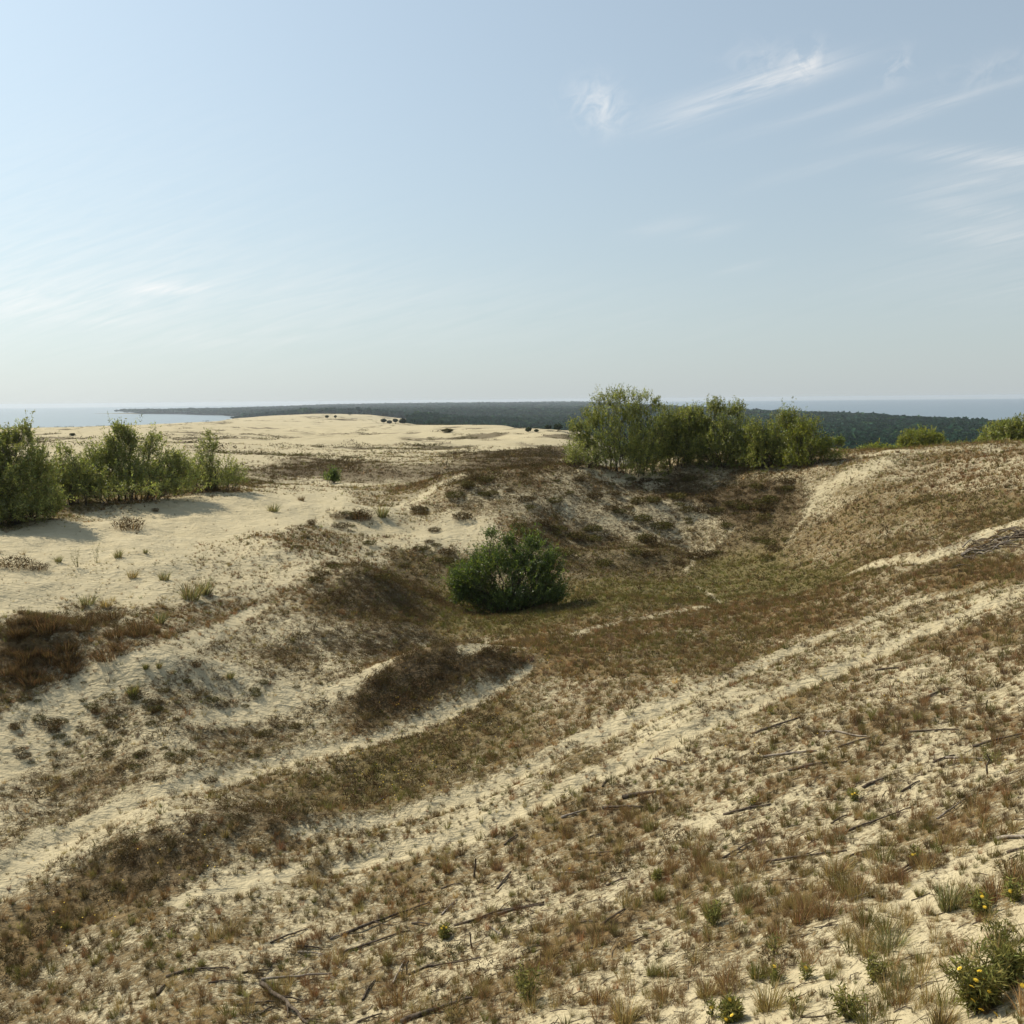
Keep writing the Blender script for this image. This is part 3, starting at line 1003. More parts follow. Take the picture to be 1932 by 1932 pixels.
def scatter(tpls, P, S, rot, tid, C, wide=None):
    """many copies of the templates as one vertex/face/colour set"""
    Vs, Fs, Cs, off = [], [], [], 0
    for k, (V, F) in enumerate(tpls):
        sel = np.nonzero(tid == k)[0]
        if not len(sel):
            continue
        c, s = np.cos(rot[sel])[:, None], np.sin(rot[sel])[:, None]
        sc = S[sel][:, None]
        w = sc if wide is None else wide[sel][:, None]
        x, y, z = V[None, :, 0] * w, V[None, :, 1] * w, V[None, :, 2] * sc
        W = np.stack([x * c - y * s, x * s + y * c, z], -1) + P[sel][:, None, :]
        Vs.append(W.reshape(-1, 3))
        n = len(V)
        Fs.append((F[None] + (off + np.arange(len(sel)) * n)[:, None, None]).reshape(-1, F.shape[1]))
        Cs.append(np.repeat(C[sel], n, axis=0))
        off += n * len(sel)
    return np.concatenate(Vs), np.concatenate(Fs), np.concatenate(Cs)


RUSSET = np.array([0.240, 0.150, 0.074])
DARKB = np.array([0.118, 0.086, 0.046])
STRAW = np.array([0.330, 0.255, 0.115])
OLIVE = np.array([0.155, 0.135, 0.048])
GREEN = np.array([0.145, 0.150, 0.045])
HEATH = np.array([0.112, 0.080, 0.042])
GREYB = np.array([0.165, 0.125, 0.082])
MARRAM = np.array([0.20, 0.20, 0.09])


def jitter(c, n, v=0.22):
    k = np.exp(rng.normal(0, v, (n, 1)))
    return np.clip(c * k * np.exp(rng.normal(0, 0.07, (n, 3))), 0.01, 0.9)


def ground_cover():
    aw = R(36)
    # candidates, uniform on the ground
    parts = []
    for d0, d1, dens in ((3.0, 18.0, 110), (18.0, 36.0, 140), (36.0, 62.0, 70), (62.0, 170.0, 8)):
        n = int(aw * (d1 * d1 - d0 * d0) * dens)
        D = np.sqrt(rng.uniform(d0 * d0, d1 * d1, n))
        A = rng.uniform(-aw, aw, n)
        parts.append(np.stack([D * np.sin(A), D * np.cos(A)], 1))
    XY = np.concatenate(parts)
    x, y = XY[:, 0], XY[:, 1]
    D = np.hypot(x, y)
    c = bilN(COV, x, y)
    clump = fbm(x / 0.55, y / 0.55, 201, 2)
    p = np.clip(1.1 * c + 0.45 * clump * (1 - np.abs(2 * c - 1)), 0, 1) ** 1.45
    keep = rng.uniform(0, 1, len(x)) < p
    x, y, D, c = x[keep], y[keep], D[keep], c[keep]
    n = len(x)
    z = bil(ZG, x, y)
    h_, g_, r_ = bilN(HEA, x, y), bilN(GRE, x, y), bilN(RUS, x, y)
    u = rng.uniform(0, 1, n)
    kind = np.where(u < h_ ** 1.6 * .8, 2, np.where(u < h_ ** 1.6 * .8 + (1 - h_ ** 1.6 * .8) * g_ * .75, 1, 0))   # 0 dry, 1 green, 2 heather
    C = np.empty((n, 3))
    v = rng.uniform(0, 1, n)
    drymix = np.where((v < r_ * .8)[:, None], RUSSET, np.where((v < .62)[:, None], STRAW, np.where((v < .8)[:, None], GREYB, OLIVE)))
    drymix = np.where((rng.uniform(0, 1, n) < .12 + .75 * h_)[:, None], DARKB, drymix)
    C[:] = drymix
    C[kind == 1] = np.where((v[kind == 1] < .55)[:, None], OLIVE, GREEN)
    C[kind == 2] = HEATH
    C *= np.exp(rng.normal(0, .22, (n, 1))) * np.exp(rng.normal(0, .06, (n, 3)))
    S = np.exp(rng.normal(math.log(0.090), 0.40, n)) * (0.75 + 0.5 * r_)
    S *= np.where(kind == 2, 0.95, 1.0) * (0.7 + 0.6 * np.clip(c, 0, 1))
    big = rng.uniform(0, 1, n) < 0.04
    S[big] *= 1.7
    S *= 1 + 0.2 * sstep(40, 60, D) + 1.2 * sstep(62, 140, D)
    S = np.clip(S, 0.05, 0.27 + 0.6 * sstep(50, 80, D))
    # larger tussocks low on the right-hand near slope
    nearR = sstep(2.0, 6.0, x + 1.0) * (1 - sstep(9, 14, D))
    S *= 1 + 0.12 * nearR
    rot = rng.uniform(0, 2 * math.pi, n)
    P = np.stack([x, y, z], 1)
    # the largest-looking tufts in view become things of their own
    d = np.stack([x, y, z], 1)
    depth = d @ _f
    ipx, ipy = CX + FPX * (d @ _r) / depth, CY - FPX * (d @ _u) / depth
    infr = (ipx > 5) & (ipx < 1927) & (ipy < 1925)
    score = np.where(infr & (kind < 2), S / D, 0)
    own = np.zeros(n, bool)
    own[np.argsort(-score)[:230]] = True
    KINDS = {}
    for nm, cc, kw in (('russet', RUSSET, dict(nb=80, spread=.8, w=.014)), ('straw', STRAW, dict(nb=80, spread=.9, w=.014)), ('green', (OLIVE + GREEN) * .5, dict(nb=70, spread=.9, w=.018))):
        lst = []
        for k in range(5):
            r = np.random.default_rng(500 + k + len(nm) * 10)
            V, F = blade_tpl(r, kw['nb'], kw['spread'], kw['w'], 2, .35, .2)
            nv = len(V)
            cb = np.repeat(jitter(cc, nv // 5, .25), 5, axis=0)
            lst.append(mesh_np('grass_tuft', V, F, M_GRASS, cb))
        KINDS[nm] = lst
    LBL = {'russet': 'small russet dry grass tuft rooted in the sandy near slope',
           'straw': 'small straw coloured dry grass tuft rooted in the sandy near slope',
           'green': 'small olive green grass tuft rooted in the sandy near slope'}
    for i in np.nonzero(own)[0]:
        nm = 'green' if kind[i] == 1 else ('russet' if C[i, 0] / C[i, 1] > 1.55 else 'straw')
        o = obj('grass_tuft', KINDS[nm][int(rng.integers(5))], None, (x[i], y[i], z[i]))
        s = float(S[i]) * 1.1
        o.scale = (s, s, s)
        o.rotation_euler = (0, 0, float(rot[i]))
        tag(o, LBL[nm], 'grass tuft', nm + ' grass tufts on the near slope')
    # bigger tussocks in the grassy bands of the right-hand near slope
    r = np.random.default_rng(321)
    for (p, q, wid, m, mix) in (((1480, 1725), (1930, 1560), 34, 26, (.6, .3)), ((1170, 1930), (1500, 1830), 30, 17, (.6, .25)), ((1560, 1800), (1740, 1735), 22, 8, (.1, .4)),
                                ((1600, 1930), (1930, 1760), 50, 9, (.25, .35)), ((660, 1930), (900, 1850), 30, 7, (.7, .2)), ((1180, 1640), (1500, 1600), 50, 14, (.85, .1))):
        for _ in range(m):
            t = r.uniform(0, 1)
            bx_, by_ = hit(p[0] + (q[0] - p[0]) * t + r.normal(0, 12), p[1] + (q[1] - p[1]) * t + r.normal(0, wid * .5))
            w = r.uniform()
            nm = 'russet' if w < mix[0] else ('straw' if w < sum(mix) else 'green')
            o = obj('grass_tussock', KINDS[nm][int(r.integers(5))], None, (bx_, by_, zat(bx_, by_)))
            sc = r.uniform(.15, .31)
            o.scale = (sc * 1.15, sc * 1.15, sc)
            o.rotation_euler = (0, 0, r.uniform(0, 6.28))
            tag(o, {'russet': 'larger russet grass tussock in a grassy band of the near slope', 'straw': 'larger straw coloured tussock in a grassy band of the near slope',
                    'green': 'larger olive green tussock in a grassy band of the near slope'}[nm], 'grass tussock', nm + ' tussocks in the bands of the near slope')
    # the rest, by kind
    zone = np.where(D < 17, 0, np.where(D < 36, 1, 2))
    r = np.random.default_rng(77)
    TP = {(0, 0): [blade_tpl(r, 60, .85, .018, 2, .35, .16) for _ in range(8)], (0, 1): [blade_tpl(r, 26, .9, .045, 1, .35, .18) for _ in range(8)], (0, 2): [blade_tpl(r, 12, .85, .10, 1, .4, .2) for _ in range(8)],
          (1, 0): [blade_tpl(r, 40, .9, .026, 2, .35) for _ in range(6)], (1, 1): [blade_tpl(r, 14, .9, .06) for _ in range(6)], (1, 2): [blade_tpl(r, 9, .9, .11) for _ in range(6)],
          (2, 0): [clump_tpl(r, 150, .12, 1.0) for _ in range(6)], (2, 1): [clump_tpl(r, 60, .17, 1.0) for _ in range(6)], (2, 2): [clump_tpl(r, 28, .26, 1.0) for _ in range(6)]}
    for k, nm, mat in ((0, 'dry_grass', M_GRASS), (1, 'green_grass', M_GRASS), (2, 'heather', M_HEATH)):
        VV, FF, CC, off = [], [], [], 0
        for zn in (0, 1, 2):
            sel = (kind == k) & (zone == zn) & ~own
            m = int(sel.sum())
            if not m:
                continue
            tp = TP[(k, zn)]
            V, F, c3 = scatter(tp, P[sel], S[sel], rot[sel], rng.integers(0, len(tp), m), C[sel])
            VV.append(V)
            FF.append(F + off)
            CC.append(c3)
            off += len(V)
        o = obj(nm, mesh_np(nm, np.concatenate(VV), np.concatenate(FF), mat, np.concatenate(CC)))
        tag(o, {0: 'dry russet and straw grass covering the dune slopes', 1: 'low olive green grass in the hollow between the dunes', 2: 'dark brown heathy growth on the dune mounds'}[k],
            'ground cover', None, 'stuff')


ground_cover()


def far_scrub():
    n = 90000
    D = np.exp(rng.uniform(math.log(95), math.log(2600), n))
    A = rng.uniform(R(-34), R(22), n)
    x, y = D * np.sin(A), D * np.cos(A)
    z = bil(ZG, x, y)
    pt = fbm(x / 30, y / 14, 111, 4)
    pt2 = fbm(x / 110, y / 60, 113, 3)
    hl = np.where(D < 700, np.abs(fbm(x / 38, y / 22, 21, 3)), np.abs(fbm(x / 190, y / 120, 31, 4)))
    ok = (rng.uniform(0, 1, n) < np.clip(.35 * sstep(.18, .45, hl) * (.5 + 1.5 * pt) + 1.6 * (pt - 0.13) + 0.8 * (pt2 - .06), 0, .6)) & (z > -40) & ~forest_mask(x, y)
    x, y, z, D = x[ok], y[ok], z[ok], D[ok]
    m = len(x)
    S = np.exp(rng.normal(-1.05, .45, m)) * (1 + D / 900)
    C = np.where(rng.uniform(0, 1, (m, 1)) < .6, OLIVE * .6, GREYB * .6) * np.exp(rng.normal(0, .25, (m, 1)))
    r = np.random.default_rng(5)
    tp = [clump_tpl(r, 46, .18, 1.0) for _ in range(6)]
    V, F, c3 = scatter(tp, np.stack([x, y, z], 1), S, rng.uniform(0, 6.28, m), rng.integers(0, 6, m), C, S * 1.8)
    tag(obj('dune_scrub', mesh_np('dune_scrub', V, F, M_HEATH, c3)), 'sparse low scrub dotted over the distant dunes', 'scrub', None, 'stuff')


far_scrub()


# ------------------------------------------------------------------ tubes
class Tubes:
    def __init__(self):
        self.V, self.F, self.n = [], [], 0

    def add(self, pts, rad, sides=5):
        pts = np.asarray(pts, float)
        rad = np.broadcast_to(np.asarray(rad, float), (len(pts),))
        T = np.gradient(pts, axis=0)
        T /= np.linalg.norm(T, axis=1)[:, None] + 1e-9
        ref = np.array([0.31, 0.17, 0.93]) if abs(T[0, 2]) < 0.9 else np.array([1.0, 0.1, 0.0])
        a = np.cross(T, ref)
        a /= np.linalg.norm(a, axis=1)[:, None] + 1e-9
        b = np.cross(T, a)
        th = np.arange(sides) * 2 * math.pi / sides
        ring = a[:, None] * np.cos(th)[None, :, None] + b[:, None] * np.sin(th)[None, :, None]
        V = pts[:, None] + ring * rad[:, None, None]
        k = len(pts)
        idx = self.n + np.arange(k * sides).reshape(k, sides)
        nx = np.roll(idx, -1, axis=1)
        self.V.append(V.reshape(-1, 3))
        self.F.append(np.stack([idx[:-1], nx[:-1], nx[1:], idx[1:]], -1).reshape(-1, 4))
        self.n += k * sides

    def mesh(self, name, mat):
        return mesh_np(name, np.concatenate(self.V), np.concatenate(self.F), mat, smooth=True)


def curve(p0, p1, n, r, sag=0.0, wob=0.04):
    t = np.linspace(0, 1, n)[:, None]
    L = np.linalg.norm(p1 - p0)
    P = p0 + (p1 - p0) * t
    P[:, 2] += (4 * t * (1 - t))[:, 0] * sag * L
    P[1:-1] += r.normal(0, wob * L, (n - 2, 3))
    return P


# ------------------------------------------------------------------ willow shrubs
def leaves_mesh(name, S0, Sd, slen, nl, ll, lw, cols, r, mat):
    """leaves along sprigs: S0 start, Sd direction, slen length; pointed four-sided leaves"""
    n = len(S0)
    t = r.uniform(0.05, 1, (n, nl))
    rnd = r.normal(0, 1, (n, nl, 3))
    P = S0[:, None] + Sd[:, None] * (t * slen[:, None])[..., None] + rnd * 0.018
    ld = Sd[:, None] * 0.55 + r.normal(0, .75, (n, nl, 3))
    ld /= np.linalg.norm(ld, axis=-1, keepdims=True)
    side = np.cross(ld, r.normal(0, 1, (n, nl, 3)))
    side /= np.linalg.norm(side, axis=-1, keepdims=True) + 1e-9
    L = ll * r.uniform(.6, 1.3, (n, nl, 1))
    W = lw * r.uniform(.7, 1.2, (n, nl, 1)) * .5
    mid = P + ld * L * .45
    V = np.stack([P, mid + side * W, P + ld * L, mid - side * W], 2).reshape(-1, 3)
    F = np.arange(len(V)).reshape(-1, 4)
    ci = cols[0] + (cols[1] - cols[0]) * r.uniform(0, 1, (n, 1, 1)) ** 1.3
    ci = ci * np.exp(r.normal(0, .18, (n, 1, 1)))
    ci = ci * np.exp(r.normal(0, .22, (n, nl, 1))) * np.exp(r.normal(0, .06, (n, nl, 3)))
    C = np.repeat(ci.reshape(-1, 3), 4, axis=0)
    return mesh_np(name, V, F, mat, C)


WILLOW = (np.array([0.120, 0.140, 0.030]), np.array([0.31, 0.305, 0.075]))
WILLOW_DK = (np.array([0.055, 0.085, 0.017]), np.array([0.165, 0.205, 0.040]))
WILLOW_GR = (np.array([0.15, 0.165, 0.048]), np.array([0.33, 0.33, 0.10]))
YELLOWISH = (np.array([0.13, 0.155, 0.022]), np.array([0.26, 0.25, 0.04]))


def shrub(name, label, cat, base, D, lobes, cols, nsp, seed, group=None, nl=16, ll=.11, lw=.030, stems=16, slen=.38, depth=.8, stem_r=.022, scatter_base=0.6, rag=0.0):
    r = np.random.default_rng(seed)
    bx, by, bz = at(base, D)
    mpp = D / FPX * 1.01
    root = tag(empty(name, (bx, by, bz)), label, cat, group)
    O = np.array([bx, by, bz])
    Ls = []
    for (px, py, rx, rz, *dz) in lobes:
        a, t = azt(px, py)
        dd = D + (dz[0] if dz else r.normal(0, .12) * rx * mpp)
        Ls.append((np.array([dd * math.sin(a), dd * math.cos(a), -t * dd]), rx * mpp, max(rx * depth, rz * .6) * mpp, rz * mpp))
    vol = np.array([l[1] * l[3] for l in Ls]) ** 0.85
    vol /= vol.sum()

    def pick(n, shell):
        k = r.choice(len(Ls), n, p=vol)
        c = np.array([l[0] for l in Ls])[k]
        e = np.array([l[1:] for l in Ls])[k]
        p = r.normal(0, 1, (n, 3))
        p /= np.linalg.norm(p, axis=1)[:, None]
        p *= (r.uniform(0, 1, n) ** shell)[:, None]
        q = c + p * e
        # ragged: leave holes where a lumpy noise is low
        nz = fbm(q[:, 0] * 1.3 + seed, q[:, 2] * 1.3, seed, 2) + 0.6 * pnoise(q[:, 1] * 1.4, q[:, 2] * 1.4, seed + 3)
        return q[nz > r.normal(-.30 + rag, .16, n)]
    nsp = int(nsp * 1.9)
    Q = pick(int(nsp * 1.7), 0.42)[:nsp]
    gz = bil(ZG, Q[:, 0], Q[:, 1])
    Q = Q[Q[:, 2] > gz + 0.08]
    n = len(Q)
    wid = max(l[1] for l in Ls)
    fromb = Q - (O + np.array([0, 0, -0.3]))
    fromb /= np.linalg.norm(fromb, axis=1)[:, None] + 1e-9
    dirs = fromb * .7 + np.array([0.06, 0, .75]) + r.normal(0, .42, (n, 3))
    dirs /= np.linalg.norm(dirs, axis=1)[:, None]
    sl = slen * r.uniform(.55, 1.3, n) * np.where(r.uniform(0, 1, n) < .14, 1.9, 1.0)
    tb = Tubes()
    # main stems
    T = pick(stems * 3, 0.25)
    tops = T[np.argsort(-(T[:, 2] + r.normal(0, .3, len(T))))][:stems]
    spine = []
    xs = np.array([q for q in Q[:, 0]])
    for k, tp in enumerate(tops):
        b = np.array([bx + (tp[0] - bx) * scatter_base + r.normal(0, .12), by + (tp[1] - by) * scatter_base * .6 + r.normal(0, .12), 0])
        b[2] = zat(b[0], b[1]) - .08
        pts = curve(b, tp, 8, r, 0.0, .022)
        pts[1:-1, :2] += ((tp - b)[None, :2] * (np.linspace(0, 1, 8) ** 1.5 - np.linspace(0, 1, 8))[1:-1, None]) * .6
        tb.add(pts, np.linspace(stem_r * r.uniform(.7, 1.4), .004, 8), 5)
        spine.append(pts)
    SP = np.concatenate(spine)
    # side branches towards about a third of the sprigs
    for i in r.choice(n, min(n, 60 + n // 5), replace=False):
        d = SP - Q[i]
        cost = np.linalg.norm(d, axis=1) + np.where(d[:, 2] > -.1, 1.0, 0)
        j = int(np.argmin(cost))
        end = Q[i] + dirs[i] * sl[i] * .9
        m = (SP[j] + Q[i]) * .5 + r.normal(0, .05, 3) + [0, 0, .05]
        tb.add(np.array([SP[j], m, Q[i], end]), np.array([.010, .008, .005, .002]) * (stem_r / .022), 3)
    me = tb.mesh('stem', M_BARK)
    me.transform(Matrix.Translation(-Vector(O)))
    obj('stem', me, root)
    me = leaves_mesh('foliage', Q, dirs, sl, nl, ll, lw, cols, r, M_LEAF)
    me.transform(Matrix.Translation(-Vector(O)))
    obj('foliage', me, root)
    return root


shrub('willow_bush', 'round dense green willow bush standing alone in the hollow', 'bush', 960, 34.0,
      [(930, 1102, 76, 52), (990, 1110, 70, 52), (1003, 1066, 46, 34), (938, 1062, 48, 34), (888, 1100, 40, 38), (1030, 1106, 34, 48), (926, 1022, 12, 16), (946, 1036, 22, 18), (1002, 1034, 18, 12),
       (1036, 1066, 20, 26), (960, 1146, 90, 20), (915, 1134, 52, 24), (1000, 1142, 56, 24), (870, 1108, 18, 22), (962, 1030, 8, 12), (880, 1128, 30, 18), (1046, 1136, 22, 22)], WILLOW_DK, 1600, 3, nl=18, ll=.10, lw=.030, stems=34, scatter_base=.35, stem_r=.026, rag=.04)

GL = 'willow shrubs on the left dune'
shrub('willow_bush', 'tall olive willow shrub cut by the left edge of the view', 'bush', 15, 41.5,
      [(10, 962, 92, 28), (30, 972, 60, 18), (75, 950, 40, 28), (-40, 960, 50, 30), (15, 912, 70, 58), (42, 868, 42, 34), (5, 856, 38, 28), (-50, 900, 60, 72), (30, 945, 62, 34), (78, 916, 26, 40), (35, 832, 18, 15), (48, 820, 8, 13), (8, 832, 10, 13)],
      WILLOW_GR, 1800, 4, GL, nl=17, ll=.12, lw=.036, stems=26)
shrub('willow_bush', 'low thin willow shrub between the edge shrub and the long one', 'bush', 135, 46.5,
      [(130, 892, 36, 28), (122, 862, 16, 16), (150, 910, 50, 26), (115, 920, 36, 20), (140, 928, 50, 12)], WILLOW_GR, 430, 5, GL, nl=14, ll=.12, lw=.036)
shrub('willow_bush', 'broad willow shrub with bare twigs at its top on the left sand dune', 'bush', 240, 47.5,
      [(170, 920, 54, 20), (340, 920, 50, 16), (240, 922, 120, 15), (285, 900, 84, 28), (205, 895, 64, 34), (190, 872, 34, 26), (235, 862, 36, 36), (300, 882, 50, 28), (225, 818, 14, 14), (262, 808, 8, 10), (290, 845, 20, 22), (242, 834, 16, 18),
       (330, 878, 24, 22), (212, 845, 14, 18)],
      WILLOW_GR, 1500, 6, GL, nl=15, ll=.12, lw=.036, stems=46)
shrub('willow_bush', 'small sprawling willow with many bare stems at the right end of the left shrubs', 'bush', 400, 50.5,
      [(390, 856, 20, 24), (398, 888, 46, 24), (440, 898, 28, 16), (370, 892, 34, 26), (400, 908, 60, 12), (412, 914, 52, 8), (395, 828, 10, 10), (402, 842, 12, 14)], WILLOW_GR, 440, 7, GL, nl=13, ll=.12, lw=.034, stems=40)

GR = 'willow shrubs on the crest right of the middle'
shrub('willow_bush', 'tallest willow shrub, leafy crown against the sky above the crest', 'bush', 1180, 56.8,
      [(1180, 775, 50, 28), (1165, 752, 34, 16), (1212, 768, 28, 24), (1160, 820, 58, 52), (1212, 830, 56, 52), (1120, 792, 24, 22), (1110, 820, 34, 30), (1105, 850, 36, 28), (1185, 868, 74, 24), (1245, 800, 28, 30), (1130, 760, 14, 12),
       (1236, 768, 10, 14), (1085, 808, 14, 14), (1150, 893, 60, 14), (1215, 895, 55, 15), (1110, 885, 36, 14), (1190, 850, 70, 40)],
      WILLOW, 1750, 8, GR, nl=15, ll=.12, lw=.036, stems=30)
shrub('willow_bush', 'low willow at the left foot of the tallest crest shrub', 'bush', 1100, 55.5,
      [(1095, 858, 26, 20), (1085, 872, 18, 12), (1118, 870, 24, 16)], WILLOW, 150, 9, GR, nl=12, stems=12)
shrub('willow_bush', 'willow filling the gap behind the tallest crest shrub', 'bush', 1285, 57.6,
      [(1285, 800, 38, 30), (1300, 838, 50, 36), (1270, 830, 30, 34), (1290, 862, 44, 18), (1310, 785, 20, 14), (1265, 880, 50, 24), (1300, 895, 46, 16), (1250, 845, 34, 34), (1325, 830, 30, 36), (1262, 805, 24, 34), (1318, 862, 40, 30), (1300, 800, 34, 26)], WILLOW, 1500, 10, GR, nl=14, ll=.12, lw=.036, stems=34)
shrub('willow_bush', 'willow with feathery upright shoots in the middle of the crest thicket', 'bush', 1365, 57,
      [(1350, 772, 22, 14), (1392, 780, 18, 20), (1372, 800, 44, 34), (1365, 838, 54, 38), (1345, 860, 48, 22), (1400, 850, 36, 30), (1330, 800, 18, 20), (1370, 885, 62, 22), (1340, 895, 40, 16), (1410, 890, 40, 20), (1425, 830, 22, 26)], WILLOW, 1450, 11, GR, nl=15, ll=.12, lw=.036, stems=34)
shrub('willow_bush', 'leaning willow with one tall shoot towards the right of the thicket', 'bush', 1465, 55.3,
      [(1484, 792, 20, 20), (1472, 812, 30, 26), (1455, 845, 40, 32), (1480, 858, 46, 24), (1430, 865, 30, 20), (1500, 830, 26, 30), (1465, 885, 52, 20), (1440, 845, 26, 26), (1425, 822, 20, 26), (1440, 870, 44, 22)], WILLOW, 1150, 12, GR, nl=14, ll=.12, lw=.036, stems=26)
shrub('willow_bush', 'loose yellowish willow at the right end of the crest thicket', 'bush', 1530, 54.2,
      [(1525, 812, 26, 22), (1540, 838, 28, 24), (1515, 862, 44, 20), (1555, 850, 18, 16), (1520, 878, 46, 14), (1568, 866, 26, 12), (1505, 825, 24, 24)], YELLOWISH, 640, 13, GR, nl=12, ll=.12, lw=.034, stems=20)

# scrub and small trees beyond the right-hand crest
GY = 'yellow green trees behind the right crest'
for i, (nm, lab, base, D, lobes, cl, nsp) in enumerate((
        ('tree', 'round yellow green tree just behind the right-hand crest', 1737, 92, [(1735, 832, 38, 20), (1755, 836, 24, 16), (1712, 842, 20, 12), (1737, 850, 44, 12)], YELLOWISH, 900),
        ('tree', 'broad green tree rising at the right edge of the view', 1905, 88, [(1900, 822, 44, 22), (1940, 814, 44, 26), (1872, 838, 28, 15), (1920, 842, 60, 14)], WILLOW, 1300),
        ('shrub', 'low yellow green shrub left of the round tree', 1660, 70, [(1655, 854, 24, 9), (1680, 857, 22, 7), (1635, 858, 16, 6)], YELLOWISH, 330),
        ('shrub', 'low green shrub between the round tree and the edge tree', 1820, 84, [(1815, 849, 32, 9), (1845, 847, 24, 9), (1790, 853, 20, 6)], YELLOWISH, 420),
        ('shrub', 'small grassy green shrub beside the willow thicket', 1600, 58, [(1595, 860, 24, 11), (1575, 866, 16, 9), (1620, 858, 16, 7)], YELLOWISH, 260),
        ('shrub', 'small dark shrub on a sandy patch behind the thicket', 1585, 85, [(1583, 836, 9, 7)], WILLOW_DK, 60))):
    shrub(nm, lab, 'tree' if nm == 'tree' else 'shrub', base, D, lobes, cl, nsp, 30 + i, GY if nm == 'tree' else 'low shrubs behind the right crest', nl=14, ll=.17, lw=.06, stems=14, slen=.3, stem_r=.035)

# small shrubs on the far sand and plain
GS = 'small shrubs dotted on the far dunes'
for i, (base, D, lobes, cl, nsp, lab) in enumerate((
        (622, 66, [(622, 908, 16, 9), (628, 902, 8, 8)], WILLOW_DK, 150, 'small green shrub on pale sand left of the brown plain'),
        (590, 68, [(590, 914, 13, 7)], MARRAM[None].repeat(2, 0), 80, 'grey green shrublet beside the small green shrub'),
        (859, 105, [(859, 873, 5, 4)], WILLOW_DK, 40, 'round dark green shrublet on the edge of the brown plain'),
        (873, 108, [(872, 876, 4, 3)], WILLOW_DK, 25, 'tiny dark shrublet right of the round shrublet'),
        (492, 72, [(495, 908, 10, 7)], MARRAM[None].repeat(2, 0), 60, 'grey green shrublet at the right of the left shrubs'))):
    shrub('shrub', lab, 'shrub', base, D, lobes, cl, nsp, 50 + i, GS, nl=12, ll=.13, lw=.05, stems=6)


# ------------------------------------------------------------------ forest and far trees
def tree_tpl(r, nq, q, lo=.42):
    p = r.normal(0, 1, (nq, 3))
    p /= np.linalg.norm(p, axis=1)[:, None]
    p *= (r.uniform(.25, 1, nq) ** .5)[:, None]
    p = p * [.5, .5, (1 - lo) * .5] + [0, 0, lo + (1 - lo) * .5]
    e1 = r.normal(0, 1, (nq, 3))
    e1 /= np.linalg.norm(e1, axis=1)[:, None]
    e2 = np.cross(e1, r.normal(0, 1, (nq, 3)))
    e2 /= np.linalg.norm(e2, axis=1)[:, None]
    s = np.array([1, 1, .55])
    e1, e2 = e1 * q * s, e2 * q * s
    V = np.stack([p - e1 - e2, p + e1 - e2, p + e1 + e2, p - e1 + e2], 1).reshape(-1, 3)
    return V, np.arange(nq * 4).reshape(nq, 4)


def forest():
    r = np.random.default_rng(900)
    for nm, lab, dlo, dhi in (('forest', 'dark pine forest filling the low ground towards the sea', 600, 5400), ('far_wood', 'wooded headland on the far shore of the lagoon', 5400, 9000)):
        VV, FF, CC, off = [], [], [], 0
        for d0, d1, sp, nq, q, hs in ((600, 1100, 5.6, 46, .20, 1), (1100, 1800, 7, 26, .26, 1), (1800, 3000, 10, 16, .34, 1.1), (3000, 5400, 17, 12, .38, 1.2), (5400, 9000, 30, 10, .42, 1.35)):
            if d0 < dlo or d1 > dhi:
                continue
            gx = np.arange(-4200 if d0 >= 3000 else -700, 1000, sp)
            gy = np.arange(d0 * .75, d1, sp)
            X, Y = [m.ravel() for m in np.meshgrid(gx, gy)]
            X = X + r.uniform(-.45, .45, len(X)) * sp
            Y = Y + r.uniform(-.45, .45, len(Y)) * sp
            D = np.hypot(X, Y)
            A = np.arctan2(X, Y)
            m = (D >= d0) & (D < d1) & (A > R(-31)) & (A < R(33)) & forest_mask(X, Y)
            X, Y, D = X[m], Y[m], D[m]
            Z = bil(ZG, X, Y)
            ok = (Z > -59.5) & (r.uniform(0, 1, len(X)) < .96)
            X, Y, Z, D = X[ok], Y[ok], Z[ok], D[ok]
            n = len(X)
            H = (13.5 + 2.5 * fbm(X / 60, Y / 60, 303, 2) + r.normal(0, 1.3, n)) * hs
            Wd = sp * r.uniform(.85, 1.35, n) * 1.12
            base = np.where((fbm(X / 70, Y / 70, 307, 3) > .28)[:, None], np.array([.040, .078, .030]), np.array([.018, .048, .026]))
            C = base * np.exp(r.normal(0, .22, (n, 1)))
            tp = [tree_tpl(r, nq, q) for _ in range(8)]
            V, F, c3 = scatter(tp, np.stack([X, Y, Z], 1), H, r.uniform(0, 6.28, n), r.integers(0, 8, n), C, Wd)
            VV.append(V)
            FF.append(F + off)
            CC.append(c3)
            off += len(V)
            print(nm, d0, n)
        if VV:
            tag(obj(nm, mesh_np(nm, np.concatenate(VV), np.concatenate(FF), M_PINE, np.concatenate(CC))), lab, 'forest', None, 'stuff')


forest()


